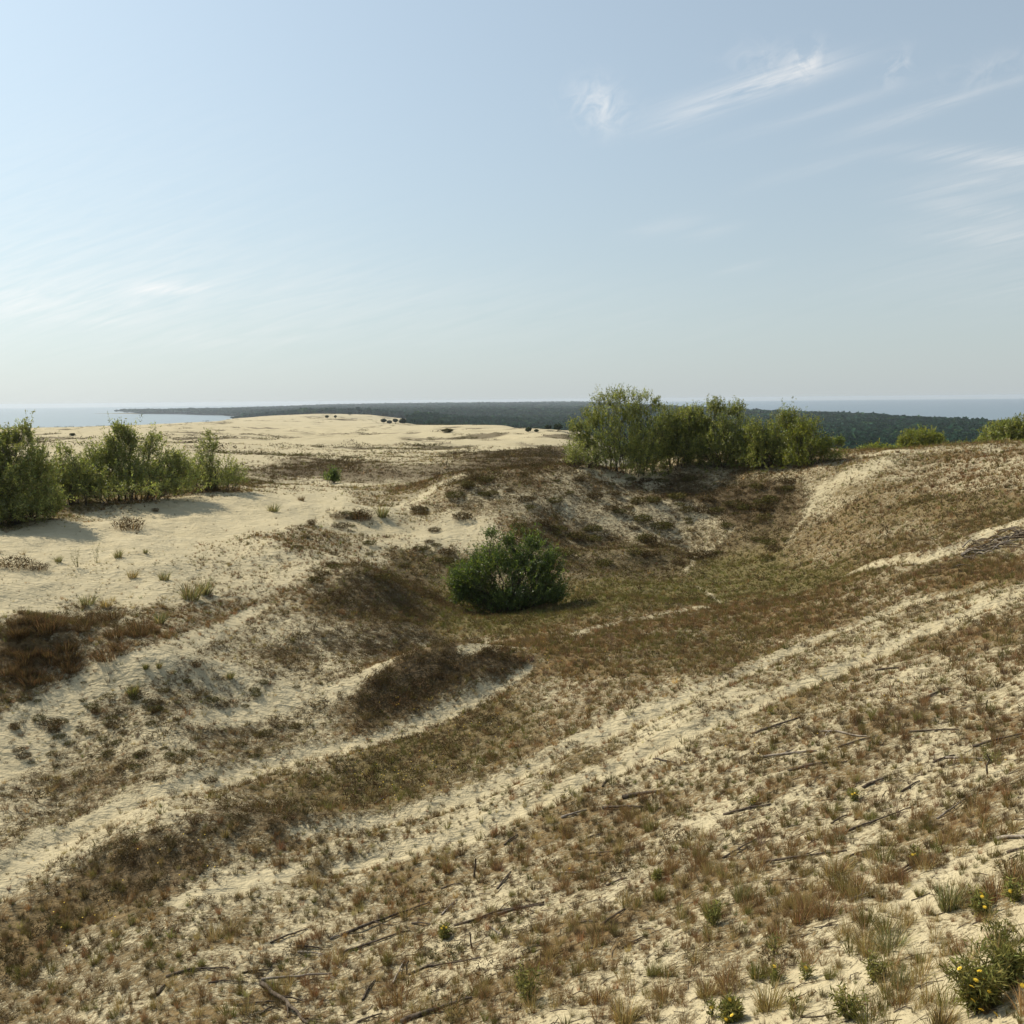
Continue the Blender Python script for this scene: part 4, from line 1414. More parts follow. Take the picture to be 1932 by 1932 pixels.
def small_tree(px, py, D, h, w, label, colr=(.045, .060, .028), seed=1, group='lone pines on the far dunes', bushy=False):
    r = np.random.default_rng(seed)
    x, y = hit(px, py, 9000, 60) if D is None else at(px, D)[:2]
    z = zat(x, y)
    root = tag(empty('pine_tree', (x, y, z)), label, 'tree', group)
    tb = Tubes()
    tb.add([(0, 0, -.3), (0.02 * h, 0, h * .45), (0, .02 * h, h * .85)], [.035 * h, .024 * h, .008 * h], 5)
    for k in range(5):
        a, zz = k * 1.3, h * (.3 + .1 * k)
        tb.add([(0.01 * h, 0, zz), (w * .35 * math.cos(a), w * .35 * math.sin(a), zz + .08 * h)], [.012 * h, .004 * h], 4)
    obj('trunk', tb.mesh('trunk', M_BARK), root)
    V, F = tree_tpl(r, 220, .10, .08 if bushy else .25)
    V = V * [w * 1.1, w * 1.1, h]
    C = np.repeat(np.array(colr) * np.exp(r.normal(0, .3, (220, 1))), 4, axis=0)
    obj('crown', mesh_np('crown', V, F, M_PINE, C), root)
    return root


for i, (px, py, wp, hp, lab) in enumerate((
        (617, 790, 7, 5, 'wide lone pine on the far sand below the mast'), (633, 790, 5, 5, 'narrow lone pine right of the wide one on the far sand'),
        (660, 784, 7, 4.5, 'lone pine on the far sand, nearest to the horizon'), (726, 787, 13, 6, 'dark pine clump on sand below the water tower'),
        (749, 785, 8, 4, 'small pine on sand below the radar dome'), (724, 799, 11, 7, 'left pine of the pair before the forest edge'),
        (746, 799, 10, 7, 'right pine of the pair before the forest edge'), (735, 799.5, 10, 5, 'bushy pine between the pair before the forest edge'),
        (760, 800, 14, 8, 'bushy pine touching the left tip of the forest'),
        (222, 808, 9, 7, 'dark conical pine on the sand beyond the left shrubs'),
        (137, 822, 10, 3.5, 'low dark pine on the left sand ridge'),
        (997, 815, 12, 7, 'dark pine on the sand left of the crest willows'), (1012, 815, 9, 4, 'low pine right of the dark pine on the sand'),
        (1034, 812, 13, 8, 'dark pine at the end of the pale sand crest'), (1053, 814, 17, 11, 'dark pine tucked against the tall crest willow'),
        (844, 816, 20, 6, 'grassy brown hummock bush on the middle sand'))):
    xx, yy = hit(px, py, 9000, 60)
    mp_ = math.hypot(xx, yy) / FPX
    small_tree(px, py, None, hp * mp_ * 1.3, wp * mp_ * .95, lab, seed=70 + i, bushy=i in (7, 8, 10, 11, 12, 15), colr=(.045, .060, .028) if i != 15 else (.14, .12, .055))


# ------------------------------------------------------------------ far landmarks
def lathe(profile, sides=20):
    P = np.array(profile, float)
    th = np.arange(sides) * 2 * math.pi / sides
    V = np.stack([P[:, None, 0] * np.cos(th), P[:, None, 0] * np.sin(th), np.broadcast_to(P[:, None, 1], (len(P), sides))], -1)
    idx = np.arange(len(P) * sides).reshape(len(P), sides)
    nx = np.roll(idx, -1, axis=1)
    return V.reshape(-1, 3), np.stack([idx[:-1], nx[:-1], nx[1:], idx[1:]], -1).reshape(-1, 4)


M_CONC = bark_mat('grey_concrete', (.16, .16, .16), (.24, .24, .23), .4)
M_WHITE = bark_mat('white_shell', (.55, .55, .55), (.66, .66, .66), .3)


def landmarks():
    D = 6300
    x, y, z = at(736, D)
    top = -azt(736, 763)[1] * D
    h = top - z
    t = tag(empty('water_tower', (x, y, z)), 'slim dark tower on the horizon left of the pale dome', 'tower')
    V, F = lathe([(4.5, -2), (3.6, h * .72), (3.6, h * .74)])
    obj('shaft', mesh_np('shaft', V, F, M_CONC, smooth=True), t)
    V, F = lathe([(3.7, h * .72), (5.4, h * .78), (5.4, h * .95), (4.0, h * .98), (0.2, h)])
    obj('tank', mesh_np('tank', V, F, M_CONC, smooth=True), t)
    x, y, z = at(748.5, D)
    top = -azt(748.5, 764.6)[1] * D
    h = top - z
    t = tag(empty('radar_dome', (x, y, z)), 'pale round dome above the trees on the horizon', 'dome')
    V, F = lathe([(5, -2), (5, h - 17), (9, h - 16)])
    obj('tower_base', mesh_np('tower_base', V, F, M_CONC, smooth=True), t)
    V, F = lathe([(9 * math.cos(a) if a > -1 else 6, h - 9 + 9 * math.sin(a)) for a in np.linspace(-.95, 1.56, 12)])
    obj('shell', mesh_np('shell', V, F, M_WHITE, smooth=True), t)
    D = 6600
    x, y, z = at(607, D)
    top = -azt(607, 757)[1] * D
    h = top - z
    tb = Tubes()
    for k in range(3):
        a = k * 2.094
        tb.add([(2.2 * math.cos(a), 2.2 * math.sin(a), -2), (.4 * math.cos(a), .4 * math.sin(a), h)], [.25, .15], 4)
    for k in range(12):
        zz = h * k / 12
        rr = 2.2 - 1.8 * k / 12
        for q in range(3):
            a, b = q * 2.094, (q + 1) * 2.094
            tb.add([(rr * math.cos(a), rr * math.sin(a), zz), (rr * .93 * math.cos(b), rr * .93 * math.sin(b), zz + h / 12)], [.15, .15], 3)
    o = obj('radio_mast', tb.mesh('radio_mast', M_CONC), None, (x, y, z))
    tag(o, 'very thin lattice mast on the horizon left of the tower', 'mast')


landmarks()

# ------------------------------------------------------------------ single grass clumps and weeds one can point to
_tp = {}


def clump(px, py, size, label, kind='marram', seed=0, cat='grass clump', group=None, wide=1.0, name='grass_clump'):
    r = np.random.default_rng(1000 + seed)
    x, y = hit(px, py, 400)
    D = math.hypot(x, y)
    s = size * D / FPX * (1.12 if kind != 'dark' else 1.0)
    colr = {'marram': MARRAM, 'green': GREEN * 1.1, 'dark': HEATH * .9, 'russet': RUSSET, 'straw': STRAW, 'brown': (HEATH + RUSSET) * .42}[kind]
    if kind in ('dark',):
        V1, F1 = clump_tpl(r, 420, .11, .75 * wide, .8)
        V1 += np.repeat(r.normal(0, .12, (420, 3)) * [1.6, 1.0, .4], 3, axis=0)
        V2, F2 = blade_tpl(r, 120, .8 * wide, .022, 2, .3, .7 * wide)
        V, F = np.concatenate([V1, V2]), np.concatenate([F1, F2 + len(V1)])
        C = np.concatenate([np.repeat(jitter(colr * .8, 420, .35), 3, axis=0), np.repeat(jitter((colr + RUSSET) * .5, 120, .35), 5, axis=0)])
    else:
        nb = 260 if D < 16 else 130
        V, F = blade_tpl(r, nb, .9 * wide, .018 if D < 16 else .03, 2, .35, .28 * wide)
        C = np.repeat(np.where(r.uniform(0, 1, (nb, 1)) < .25, jitter(STRAW, nb, .3), jitter(colr, nb, .3)), 5, axis=0)
    o = obj(name, mesh_np(name, V * s, F, M_GRASS, C), None, (x, y, zat(x, y)))
    tag(o, label, cat, group)
    return o


CL = [  # row of landmarks: px, py(base), height px, kind, width, label
    (243, 998, 26, 'dark', 1.25, 'large dark dead clump alone on the open sand right of the left shrubs'),
    (222, 1052, 17, 'marram', .9, 'single grey green spiky tuft on the open sand below the dark clump'),
    (274, 1044, 10, 'marram', 1.0, 'small yellowish tuft on the sand right of the single spiky tuft'),
    (682, 980, 26, 'dark', .9, 'tall dark tussock, left of the pair on the small sand crest'),
    (721, 975, 26, 'marram', .8, 'green spiky tussock, right of the pair on the small sand crest'),
    (640, 978, 16, 'dark', 1.3, 'low dark clump left of the tall dark tussock on the sand crest'),
    (790, 972, 16, 'dark', 1.4, 'low dark clump at the right of the green tussock'),
    (515, 965, 20, 'marram', 1.2, 'wispy clump on a sand bump below the left shrubs'),
    (568, 944, 12, 'brown', 1.2, 'small brown tuft on the tip of a sand bump'),
    (588, 990, 13, 'dark', .8, 'dark little tuft on sand left of the sand crest'),
    (293, 965, 8, 'dark', 1.0, 'tiny dark tuft on open sand right of the dark clump'),
    (360, 1130, 40, 'marram', 1.0, 'tall green grass clump on the sand edge in the left middle'),
    (385, 1120, 34, 'marram', .9, 'second tall green clump just right of the first on the sand edge'),
    (310, 1095, 22, 'marram', 1.0, 'upright thin marram clump on the pale sand'),
    (165, 1140, 24, 'marram', 1.3, 'broad yellow green marram clump on the left sand'),
    (200, 1145, 20, 'straw', 1.2, 'straw yellow clump beside the broad marram clump'),
    (110, 1060, 14, 'marram', 1.0, 'thin marram tuft far left on the sand'),
    (250, 1090, 18, 'straw', 1.1, 'bent dry clump on the sand above the marram'),
    (30, 1072, 26, 'dark', 1.5, 'dark bushy clump at the left edge on the sand'),
    (75, 1075, 16, 'dark', 1.3, 'lower dark clump right of the left edge clump'),
    (97, 1372, 20, 'dark', 1.3, 'dark mat clump alone on the pale lower left slope'),
    (27, 1375, 14, 'dark', .8, 'small dark clump left of the mat clump'),
    (250, 1310, 24, 'green', 1.0, 'green and brown clump on the pale ridge, lower left'),
    (275, 1262, 14, 'green', .8, 'dark green tuft above the pale ridge'),
    (300, 1260, 14, 'green', .8, 'second dark green tuft on the pale ridge'),
    (434, 1280, 18, 'green', .9, 'yellow green tuft on the brown mound slope'),
    (370, 1258, 14, 'dark', .8, 'dark round tuft near the pale ridge top'),
    (178, 1345, 11, 'dark', .8, 'dark dot of grass on the pale slope'),
    (292, 1345, 11, 'dark', .8, 'dark dot of grass right of the first on the pale slope'),
    (300, 1175, 26, 'marram', 1.0, 'green tussock at the right end of the brown grass bank'),
    (1243, 1700, 36, 'green', .7, 'upright green rush-like tuft on the near slope'),
    (966, 1690, 14, 'green', 1.2, 'low fresh green cushion on the near slope'),
    (1640, 1546, 20, 'green', 1.3, 'round fresh green cushion on the right near slope'),
    (1232, 1840, 32, 'green', 1.1, 'bright green leafy tuft near the bottom'),
    (380, 1822, 16, 'green', 1.1, 'dark green tuft left of the fallen sticks at the bottom'),
    (1790, 1500, 12, 'green', 1.1, 'bright green small tuft above the bare sand on the right'),
    (1812, 1504, 14, 'green', 1.1, 'paler green tuft right of the bright small one'),
    (1735, 1690, 20, 'green', 1.1, 'leafy green tuft left of the big green tussock on the right'),
    (1790, 1712, 60, 'marram', .9, 'big leaning green tussock on the right near slope'),
    (1680, 1790, 50, 'marram', 1.4, 'broad green and straw tussock on the bare sand bank'),
    (1640, 1800, 42, 'straw', 1.2, 'straw tussock left of the broad green one'),
    (1450, 1905, 60, 'straw', 1.0, 'large straw coloured tussock near the bottom right'),
    (1180, 1930, 60, 'straw', 1.0, 'yellow straw tussock at the bottom edge'),
    (1780, 1935, 50, 'straw', 1.1, 'dry tussock at the bottom edge below the yellow flowers'),
    (1580, 1650, 44, 'straw', 1.5, 'tall pale straw tussock on the right slope'),
    (1560, 1730, 46, 'russet', 1.2, 'large russet tussock above the bare sand bank'),
    (1510, 1740, 44, 'russet', 1.1, 'russet tussock left of the large one'),
    (1880, 1690, 46, 'russet', 1.3, 'tall russet tussock at the right edge'),
    (1915, 1660, 46, 'russet', 1.2, 'russet tussock cut by the right edge'),
    (1700, 1860, 44, 'marram', 1.1, 'thin green tussock on bare sand at the bottom right'),
    (1735, 1815, 22, 'green', 1.0, 'blue green grass tuft on bare sand'),
    (1565, 1845, 26, 'green', 1.0, 'grass tuft in the bare sand left of the blue green one'),
    (1340, 1730, 40, 'green', .9, 'dark green weedy tussock mid near slope'),
    (1130, 1890, 40, 'russet', 1.1, 'russet tussock right of the tall weed'),
    (760, 1890, 44, 'russet', 1.4, 'wide russet tussock among the sticks at the bottom'),
    (1100, 1895, 24, 'russet', 1.0, 'small russet tussock left of its wider neighbour by the tall weed'),
    (1430, 1640, 34, 'russet', 1.5, 'wide russet clump in the middle of the right slope'),
    (1270, 1640, 30, 'russet', 1.0, 'reddish tuft in the middle near slope'),
    (845, 1645, 28, 'russet', 1.0, 'pinkish dry tuft beside the upright stake'),
    (1040, 1610, 24, 'russet', 1.5, 'broad russet patch of grass above the stake'),
    (1400, 1700, 40, 'marram', 1.0, 'grey green wispy tussock on the near slope'),
    (1430, 1845, 40, 'green', 1.0, 'green tussock at the foot of the russet band near the bottom'),
    (1330, 1880, 40, 'straw', 1.1, 'straw tussock between bare sand patches near the bottom'),
]
for i, (px, py, hp, kd, wd, lab) in enumerate(CL):
    clump(px, py, hp, lab, kd, i, wide=wd)


def tussock_bank():
    """the brown tussocks on the left bank"""
    r = np.random.default_rng(44)
    k = 0
    lst = [blade_tpl(np.random.default_rng(s), 300, 1.1, .02, 2, .25, .6) for s in range(4)]
    mes = [mesh_np('grass_clump', V, F, M_GRASS, np.repeat(np.where(rng.uniform(0, 1, (300, 1)) < .3, jitter(RUSSET * .85, 300, .3), jitter(HEATH * .85, 300, .4)), 5, axis=0)) for V, F in lst]
    for _ in range(46):
        px, py = r.uniform(0, 300), r.uniform(1165, 1290)
        lim = 1290 - max(0, px - 120) * .55
        if py > lim:
            continue
        x, y = hit(px, py, 400)
        s = r.uniform(.22, .45)
        o = obj('grass_clump', mes[k % 4], None, (x, y, zat(x, y)))
        o.scale = (s, s, s)
        o.rotation_euler = (0, 0, r.uniform(0, 6.28))
        tag(o, 'shaggy dark brown grass tussock in the bank at the left edge', 'grass clump', 'brown tussocks in the left bank')
        k += 1


tussock_bank()


def scrub_mats():
    """low cushions of scrub on the rough hill and the pale lower-left slope"""
    r = np.random.default_rng(45)
    kinds = []
    for cc in (HEATH * .8, OLIVE * .62, (HEATH + OLIVE) * .4):
        for k in range(3):
            V, F = clump_tpl(r, 520, .13, .95, .75)
            V = V + np.repeat(r.normal(0, .045, (520, 3)) * [1.7, 1.2, .5], 3, axis=0)
            kinds.append(mesh_np('scrub_mat', V, F, M_HEATH, np.repeat(jitter(cc, 520, .35), 3, axis=0)))
    for (x0, x1, y0, y1, m, s0, s1, lab, grp) in (
            (850, 1490, 905, 1070, 95, .22, .55, 'low dark scrub cushion on the rough hillside beneath the willows', 'scrub cushions on the hillside'),
            (560, 860, 955, 1100, 26, .18, .40, 'low dark scrub cushion on the sand left of the lone bush', 'scrub cushions by the lone bush'),
            (20, 560, 1280, 1480, 70, .07, .17, 'small dark cushion dotted on the pale lower left slope', 'small cushions on the pale slope')):
        for _ in range(m):
            x, y = hit(r.uniform(x0, x1), r.uniform(y0, y1), 120)
            o = obj('scrub_cushion', kinds[int(r.integers(9))], None, (x, y, zat(x, y) - .02))
            sc = r.uniform(s0, s1)
            o.scale = (sc * r.uniform(1, 1.5), sc, sc * r.uniform(.7, 1.1))
            o.rotation_euler = (0, 0, r.uniform(0, 6.28))
            tag(o, lab, 'scrub', grp)


scrub_mats()


def weed(px, py, hp, label, seed, n=16, flowers=0, leafy=1.0, bushy=.55, fl_at=()):
    """upright branching weed with small leaves; yellow heads where it flowers"""
    r = np.random.default_rng(2000 + seed)
    x, y = hit(px, py, 400)
    D = math.hypot(x, y)
    h = hp * D / FPX
    z = zat(x, y)
    root = tag(empty('weed' if not (flowers or fl_at) else 'flowering_plant', (x, y, z)), label, 'weed' if not (flowers or fl_at) else 'flowering plant')
    tb = Tubes()
    S0, Sd, sl, tips = [], [], [], []
    for k in range(n):
        a = r.uniform(0, 6.28)
        hh = h * r.uniform(.55, 1.0)
        tip = np.array([math.cos(a) * bushy * hh * r.uniform(.2, 1), math.sin(a) * bushy * hh * r.uniform(.2, 1), hh])
        pts = curve(np.array([0.04 * h * math.cos(a), 0.04 * h * math.sin(a), -.03]), tip, 6, r, .05, .02)
        tb.add(pts, np.linspace(.0045, .0015, 6), 4)
        tips.append(tip)
        for j in range(1, 6):
            for q in range(2):
                dd = pts[j] - pts[j - 1]
                dd = dd / np.linalg.norm(dd) + r.normal(0, .6, 3)
                dd /= np.linalg.norm(dd)
                S0.append(pts[j])
                Sd.append(dd)
                sl.append(h * .13)
                if q == 0:
                    tb.add([pts[j], pts[j] + dd * h * .13], [.002, .001], 3)
    obj('stem', tb.mesh('stem', bpy.data.materials['weed_stem']), root)
    obj('foliage', leaves_mesh('foliage', np.array(S0), np.array(Sd), np.array(sl), max(2, int(5 * leafy)), .045 + .02 * leafy, .012, (np.array([.14, .142, .045]), np.array([.27, .25, .085])), r, M_GRASS), root)
    pos = []
    for k in range(flowers):
        pos.append(tips[k % len(tips)] + np.array([0, 0, .01]))
    for (fx, fy) in fl_at:
        a, t = azt(fx, fy)
        dd = D - min(.45, h * .7) + r.uniform(-.1, .1)
        pos.append(np.array([dd * math.sin(a) - x, dd * math.cos(a) - y, -t * dd - z]))
    for p in pos:
        p = np.asarray(p)
        if p[2] < .02:
            p[2] = .04
        V, F = flower_geo(r, .020)
        o = obj('flower', mesh_np('flower', V, F, bpy.data.materials['yellow_petal']), root, tuple(p))
        o.rotation_euler = (r.uniform(.2, .8), r.uniform(-.4, .4), r.uniform(0, 6))
    return root


def flower_geo(r, R_=.021):
    V, F = [], []
    for k in range(10):
        a = k * .6283
        b = len(V)
        c, s = math.cos(a), math.sin(a)
        V += [(.004 * c, .004 * s, .004), (R_ * .6 * c - R_ * .2 * s, R_ * .6 * s + R_ * .2 * c, .007), (R_ * c, R_ * s, .003), (R_ * .6 * c + R_ * .2 * s, R_ * .6 * s - R_ * .2 * c, .007)]
        F.append((b, b + 3, b + 2, b + 1))
    b = len(V)
    for k in range(8):
        a = k * math.pi / 4
        V.append((.009 * math.cos(a), .009 * math.sin(a), .009))
    F += [(b, b + 1, b + 2, b + 3), (b, b + 3, b + 4, b + 7), (b + 4, b + 5, b + 6, b + 7)]
    return np.array(V), np.array(F)


def plain(name, colr, rough=.7):
    m, N, L = new_mat(name)
    out = N.new('ShaderNodeOutputMaterial')
    b = N.new('ShaderNodeBsdfPrincipled')
    b.inputs['Roughness'].default_value = rough
    oi = N.new('ShaderNodeTexNoise')
    oi.inputs['Scale'].default_value = 60
    rp = N.new('ShaderNodeValToRGB')
    rp.color_ramp.elements[0].color = (*[c * .8 for c in colr], 1)
    rp.color_ramp.elements[1].color = (*[min(1, c * 1.2) for c in colr], 1)
    L.new(oi.outputs['Fac'], rp.inputs[0])
    L.new(rp.outputs[0], b.inputs['Base Color'])
    L.new(b.outputs[0], out.inputs['Surface'])
    return m


plain('weed_stem', (.12, .12, .05))
plain('yellow_petal', (.75, .50, .03))

weed(1845, 1905, 88, 'bushy green plant with yellow flowers at the bottom right', 1, 34, 0, 1.6, .75,
     [(1811, 1828), (1848, 1833), (1841, 1850), (1853, 1848), (1833, 1862), (1865, 1870), (1835, 1888), (1851, 1906), (1878, 1914), (1929, 1860)])
weed(1905, 1860, 66, 'leafy green plant without flowers at the right edge of the bottom', 2, 26, 0, 1.4, .7)
weed(994, 1893, 72, 'tall airy weed with bare stems near the bottom middle', 3, 20, 0, .6, .55)
weed(1850, 1725, 40, 'wispy plant with three yellow flowers on the right slope', 4, 14, 0, .8, .7, [(1851, 1686), (1858, 1712), (1853, 1692)])
weed(1910, 1700, 36, 'plant with a yellow flower pair near the right edge', 5, 10, 0, .8, .6, [(1906, 1682), (1911, 1680)])
weed(1380, 1925, 34, 'low green plant with three yellow flowers at the bottom edge', 6, 18, 0, 1.4, .8, [(1381, 1916), (1370, 1923), (1376, 1886)])
weed(1461, 1850, 34, 'thin stalk with two yellow flowers above the straw tussock', 7, 6, 0, .5, .3, [(1461, 1823), (1462, 1826)])
weed(1520, 1848, 30, 'thin plant with one yellow flower in the russet band', 8, 6, 0, .5, .4, [(1520, 1826)])
weed(1494, 1905, 26, 'small stalk with a yellow flower beside the bare sand', 9, 5, 0, .5, .4, [(1494, 1891)])
weed(1343, 1920, 34, 'short stalk with a yellow flower at the bottom edge', 10, 5, 0, .5, .4, [(1343, 1901)])
weed(838, 1770, 24, 'small green plant with yellow heads among the sticks', 11, 10, 0, 1.2, .5, [(836, 1748), (842, 1750), (833, 1752)])
weed(1730, 1625, 22, 'small yellow flowered plant beside the forked stick', 12, 8, 0, .8, .8, [(1726, 1612), (1732, 1610), (1737, 1614), (1722, 1613)])
weed(1612, 1510, 20, 'small yellow flowered plant on the right slope above the green cushion', 13, 8, 0, .8, .9, [(1608, 1499), (1613, 1497), (1618, 1500)])
weed(1420, 1520, 16, 'tiny yellow flowered plant at the middle of the right slope', 14, 6, 0, .7, .9, [(1418, 1514), (1424, 1513)])
weed(1870, 1440, 18, 'cluster of yellow flowers beside the dark stake', 15, 10, 0, .6, 1.2, [(1888, 1434), (1895, 1436), (1884, 1435), (1850, 1438), (1898, 1434)])
weed(1455, 1348, 14, 'two yellow flower heads on the upper right slope', 16, 6, 0, .6, .8, [(1453, 1341), (1457, 1343)])
weed(1650, 1850, 44, 'spindly grey green weed on the bare sand bank', 17, 16, 0, .6, .6)
weed(1600, 1920, 50, 'spindly weed at the bottom edge on bare sand', 18, 16, 0, .6, .7)
weed(1880, 1790, 50, 'spindly grey weed above the yellow flowered plant', 19, 18, 0, .5, .8)
weed(1345, 1745, 46, 'thin branching weed beside the dark green tussock', 20, 14, 0, .6, .5)
weed(1460, 1805, 44, 'two bare thin stalks standing on the sand bank', 21, 4, 0, .3, .25)
weed(145, 1070, 36, 'dry branching weed on the open sand at the left', 22, 7, 0, .35, .5)
weed(180, 1062, 44, 'taller dry weed leaning right on the open left sand', 23, 5, 0, .35, .45)
weed(1240, 1660, 20, 'yellow green small weed by a short stick', 24, 8, 0, 1.0, .8, [(1075, 1639)])


def flower_specks():
    """scattered single yellow heads in the brown ground, too many and small to tell apart"""
    r = np.random.default_rng(88)
    VV, FF, off = [], [], 0
    for (cx, cy, sx, sy, n) in ((760, 1470, 110, 50, 45), (900, 1380, 60, 30, 16), (1040, 1250, 80, 40, 22), (800, 1330, 70, 40, 18), (300, 1650, 160, 80, 14), (1350, 1370, 200, 80, 22), (1600, 1300, 160, 90, 22), (820, 1110, 40, 25, 14), (150, 1740, 100, 60, 8)):
        for _ in range(n):
            px, py = r.normal(cx, sx * .6), r.normal(cy, sy * .6)
            x, y = hit(px, py, 400)
            V, F = flower_geo(r, .013)
            V = V + [x, y, zat(x, y) + r.uniform(.06, .16)]
            VV.append(V)
            FF.append(F + off)
            off += len(V)
    tag(obj('yellow_flowers', mesh_np('yellow_flowers', np.concatenate(VV), np.concatenate(FF), bpy.data.materials['yellow_petal'])), 'tiny yellow flower heads scattered in the brown ground cover', 'flowers', None, 'stuff')


flower_specks()


# ------------------------------------------------------------------ dead branches
def branch(p0, p1, thick, label, seed, pale=False, twigs=2, lift=.02, group='dead branches on the near slope', name='dead_branch'):
    r = np.random.default_rng(3000 + seed)
    a = np.array([*hit(*p0, 300), 0.0])
    b = np.array([*hit(*p1, 300), 0.0])
    D = math.hypot(*((a + b) / 2)[:2])
    rad = thick * D / FPX * .5
    n = 9
    t = np.linspace(0, 1, n)
    P = a + (b - a) * t[:, None]
    L = np.linalg.norm(b - a)
    nrm = np.array([-(b - a)[1], (b - a)[0], 0]) / (L + 1e-9)
    P += nrm * (np.sin(t * math.pi * r.uniform(.8, 2.2) + r.uniform(0, 3)) * L * .009)[:, None] + np.concatenate([np.zeros((n, 2)), np.zeros((n, 1))], 1)
    P[1:-1, :2] += r.normal(0, .008 * L, (n - 2, 2))
    gz = bil(ZG, P[:, 0], P[:, 1])
    line = np.linspace(gz[0], gz[-1], n)
    P[:, 2] = np.maximum(gz, line) + rad * .7 + lift * np.sin(t * math.pi)
    rr = rad * np.linspace(1.15, .55, n) * r.uniform(.88, 1.12, n)
    tb = Tubes()
    tb.add(P, rr, 7)
    for k in range(twigs):
        i = int(r.integers(2, n - 1))
        d = (P[i] - P[i - 1])
        d = d / np.linalg.norm(d)
        ang = r.choice([-1, 1]) * r.uniform(.4, 1.0)
        dd = np.array([d[0] * math.cos(ang) - d[1] * math.sin(ang), d[0] * math.sin(ang) + d[1] * math.cos(ang), r.uniform(0, .3)])
        ln = L * r.uniform(.12, .3)
        q = P[i] + dd * ln
        q[2] = max(q[2] - .3 * ln, zat(q[0], q[1]) + .01)
        mid = (P[i] + q) * .5 + r.normal(0, .03 * ln, 3)
        mid[2] = max(mid[2], zat(mid[0], mid[1]) + .01)
        tb.add([P[i], mid, q], [rr[i] * .6, rr[i] * .45, rr[i] * .2], 5)
    O = P[0].copy()
    me = tb.mesh(name, M_PALE if pale else M_DEAD)
    me.transform(Matrix.Translation(-Vector(O)))
    tag(obj(name, me, None, tuple(O)), label, 'branch', group)


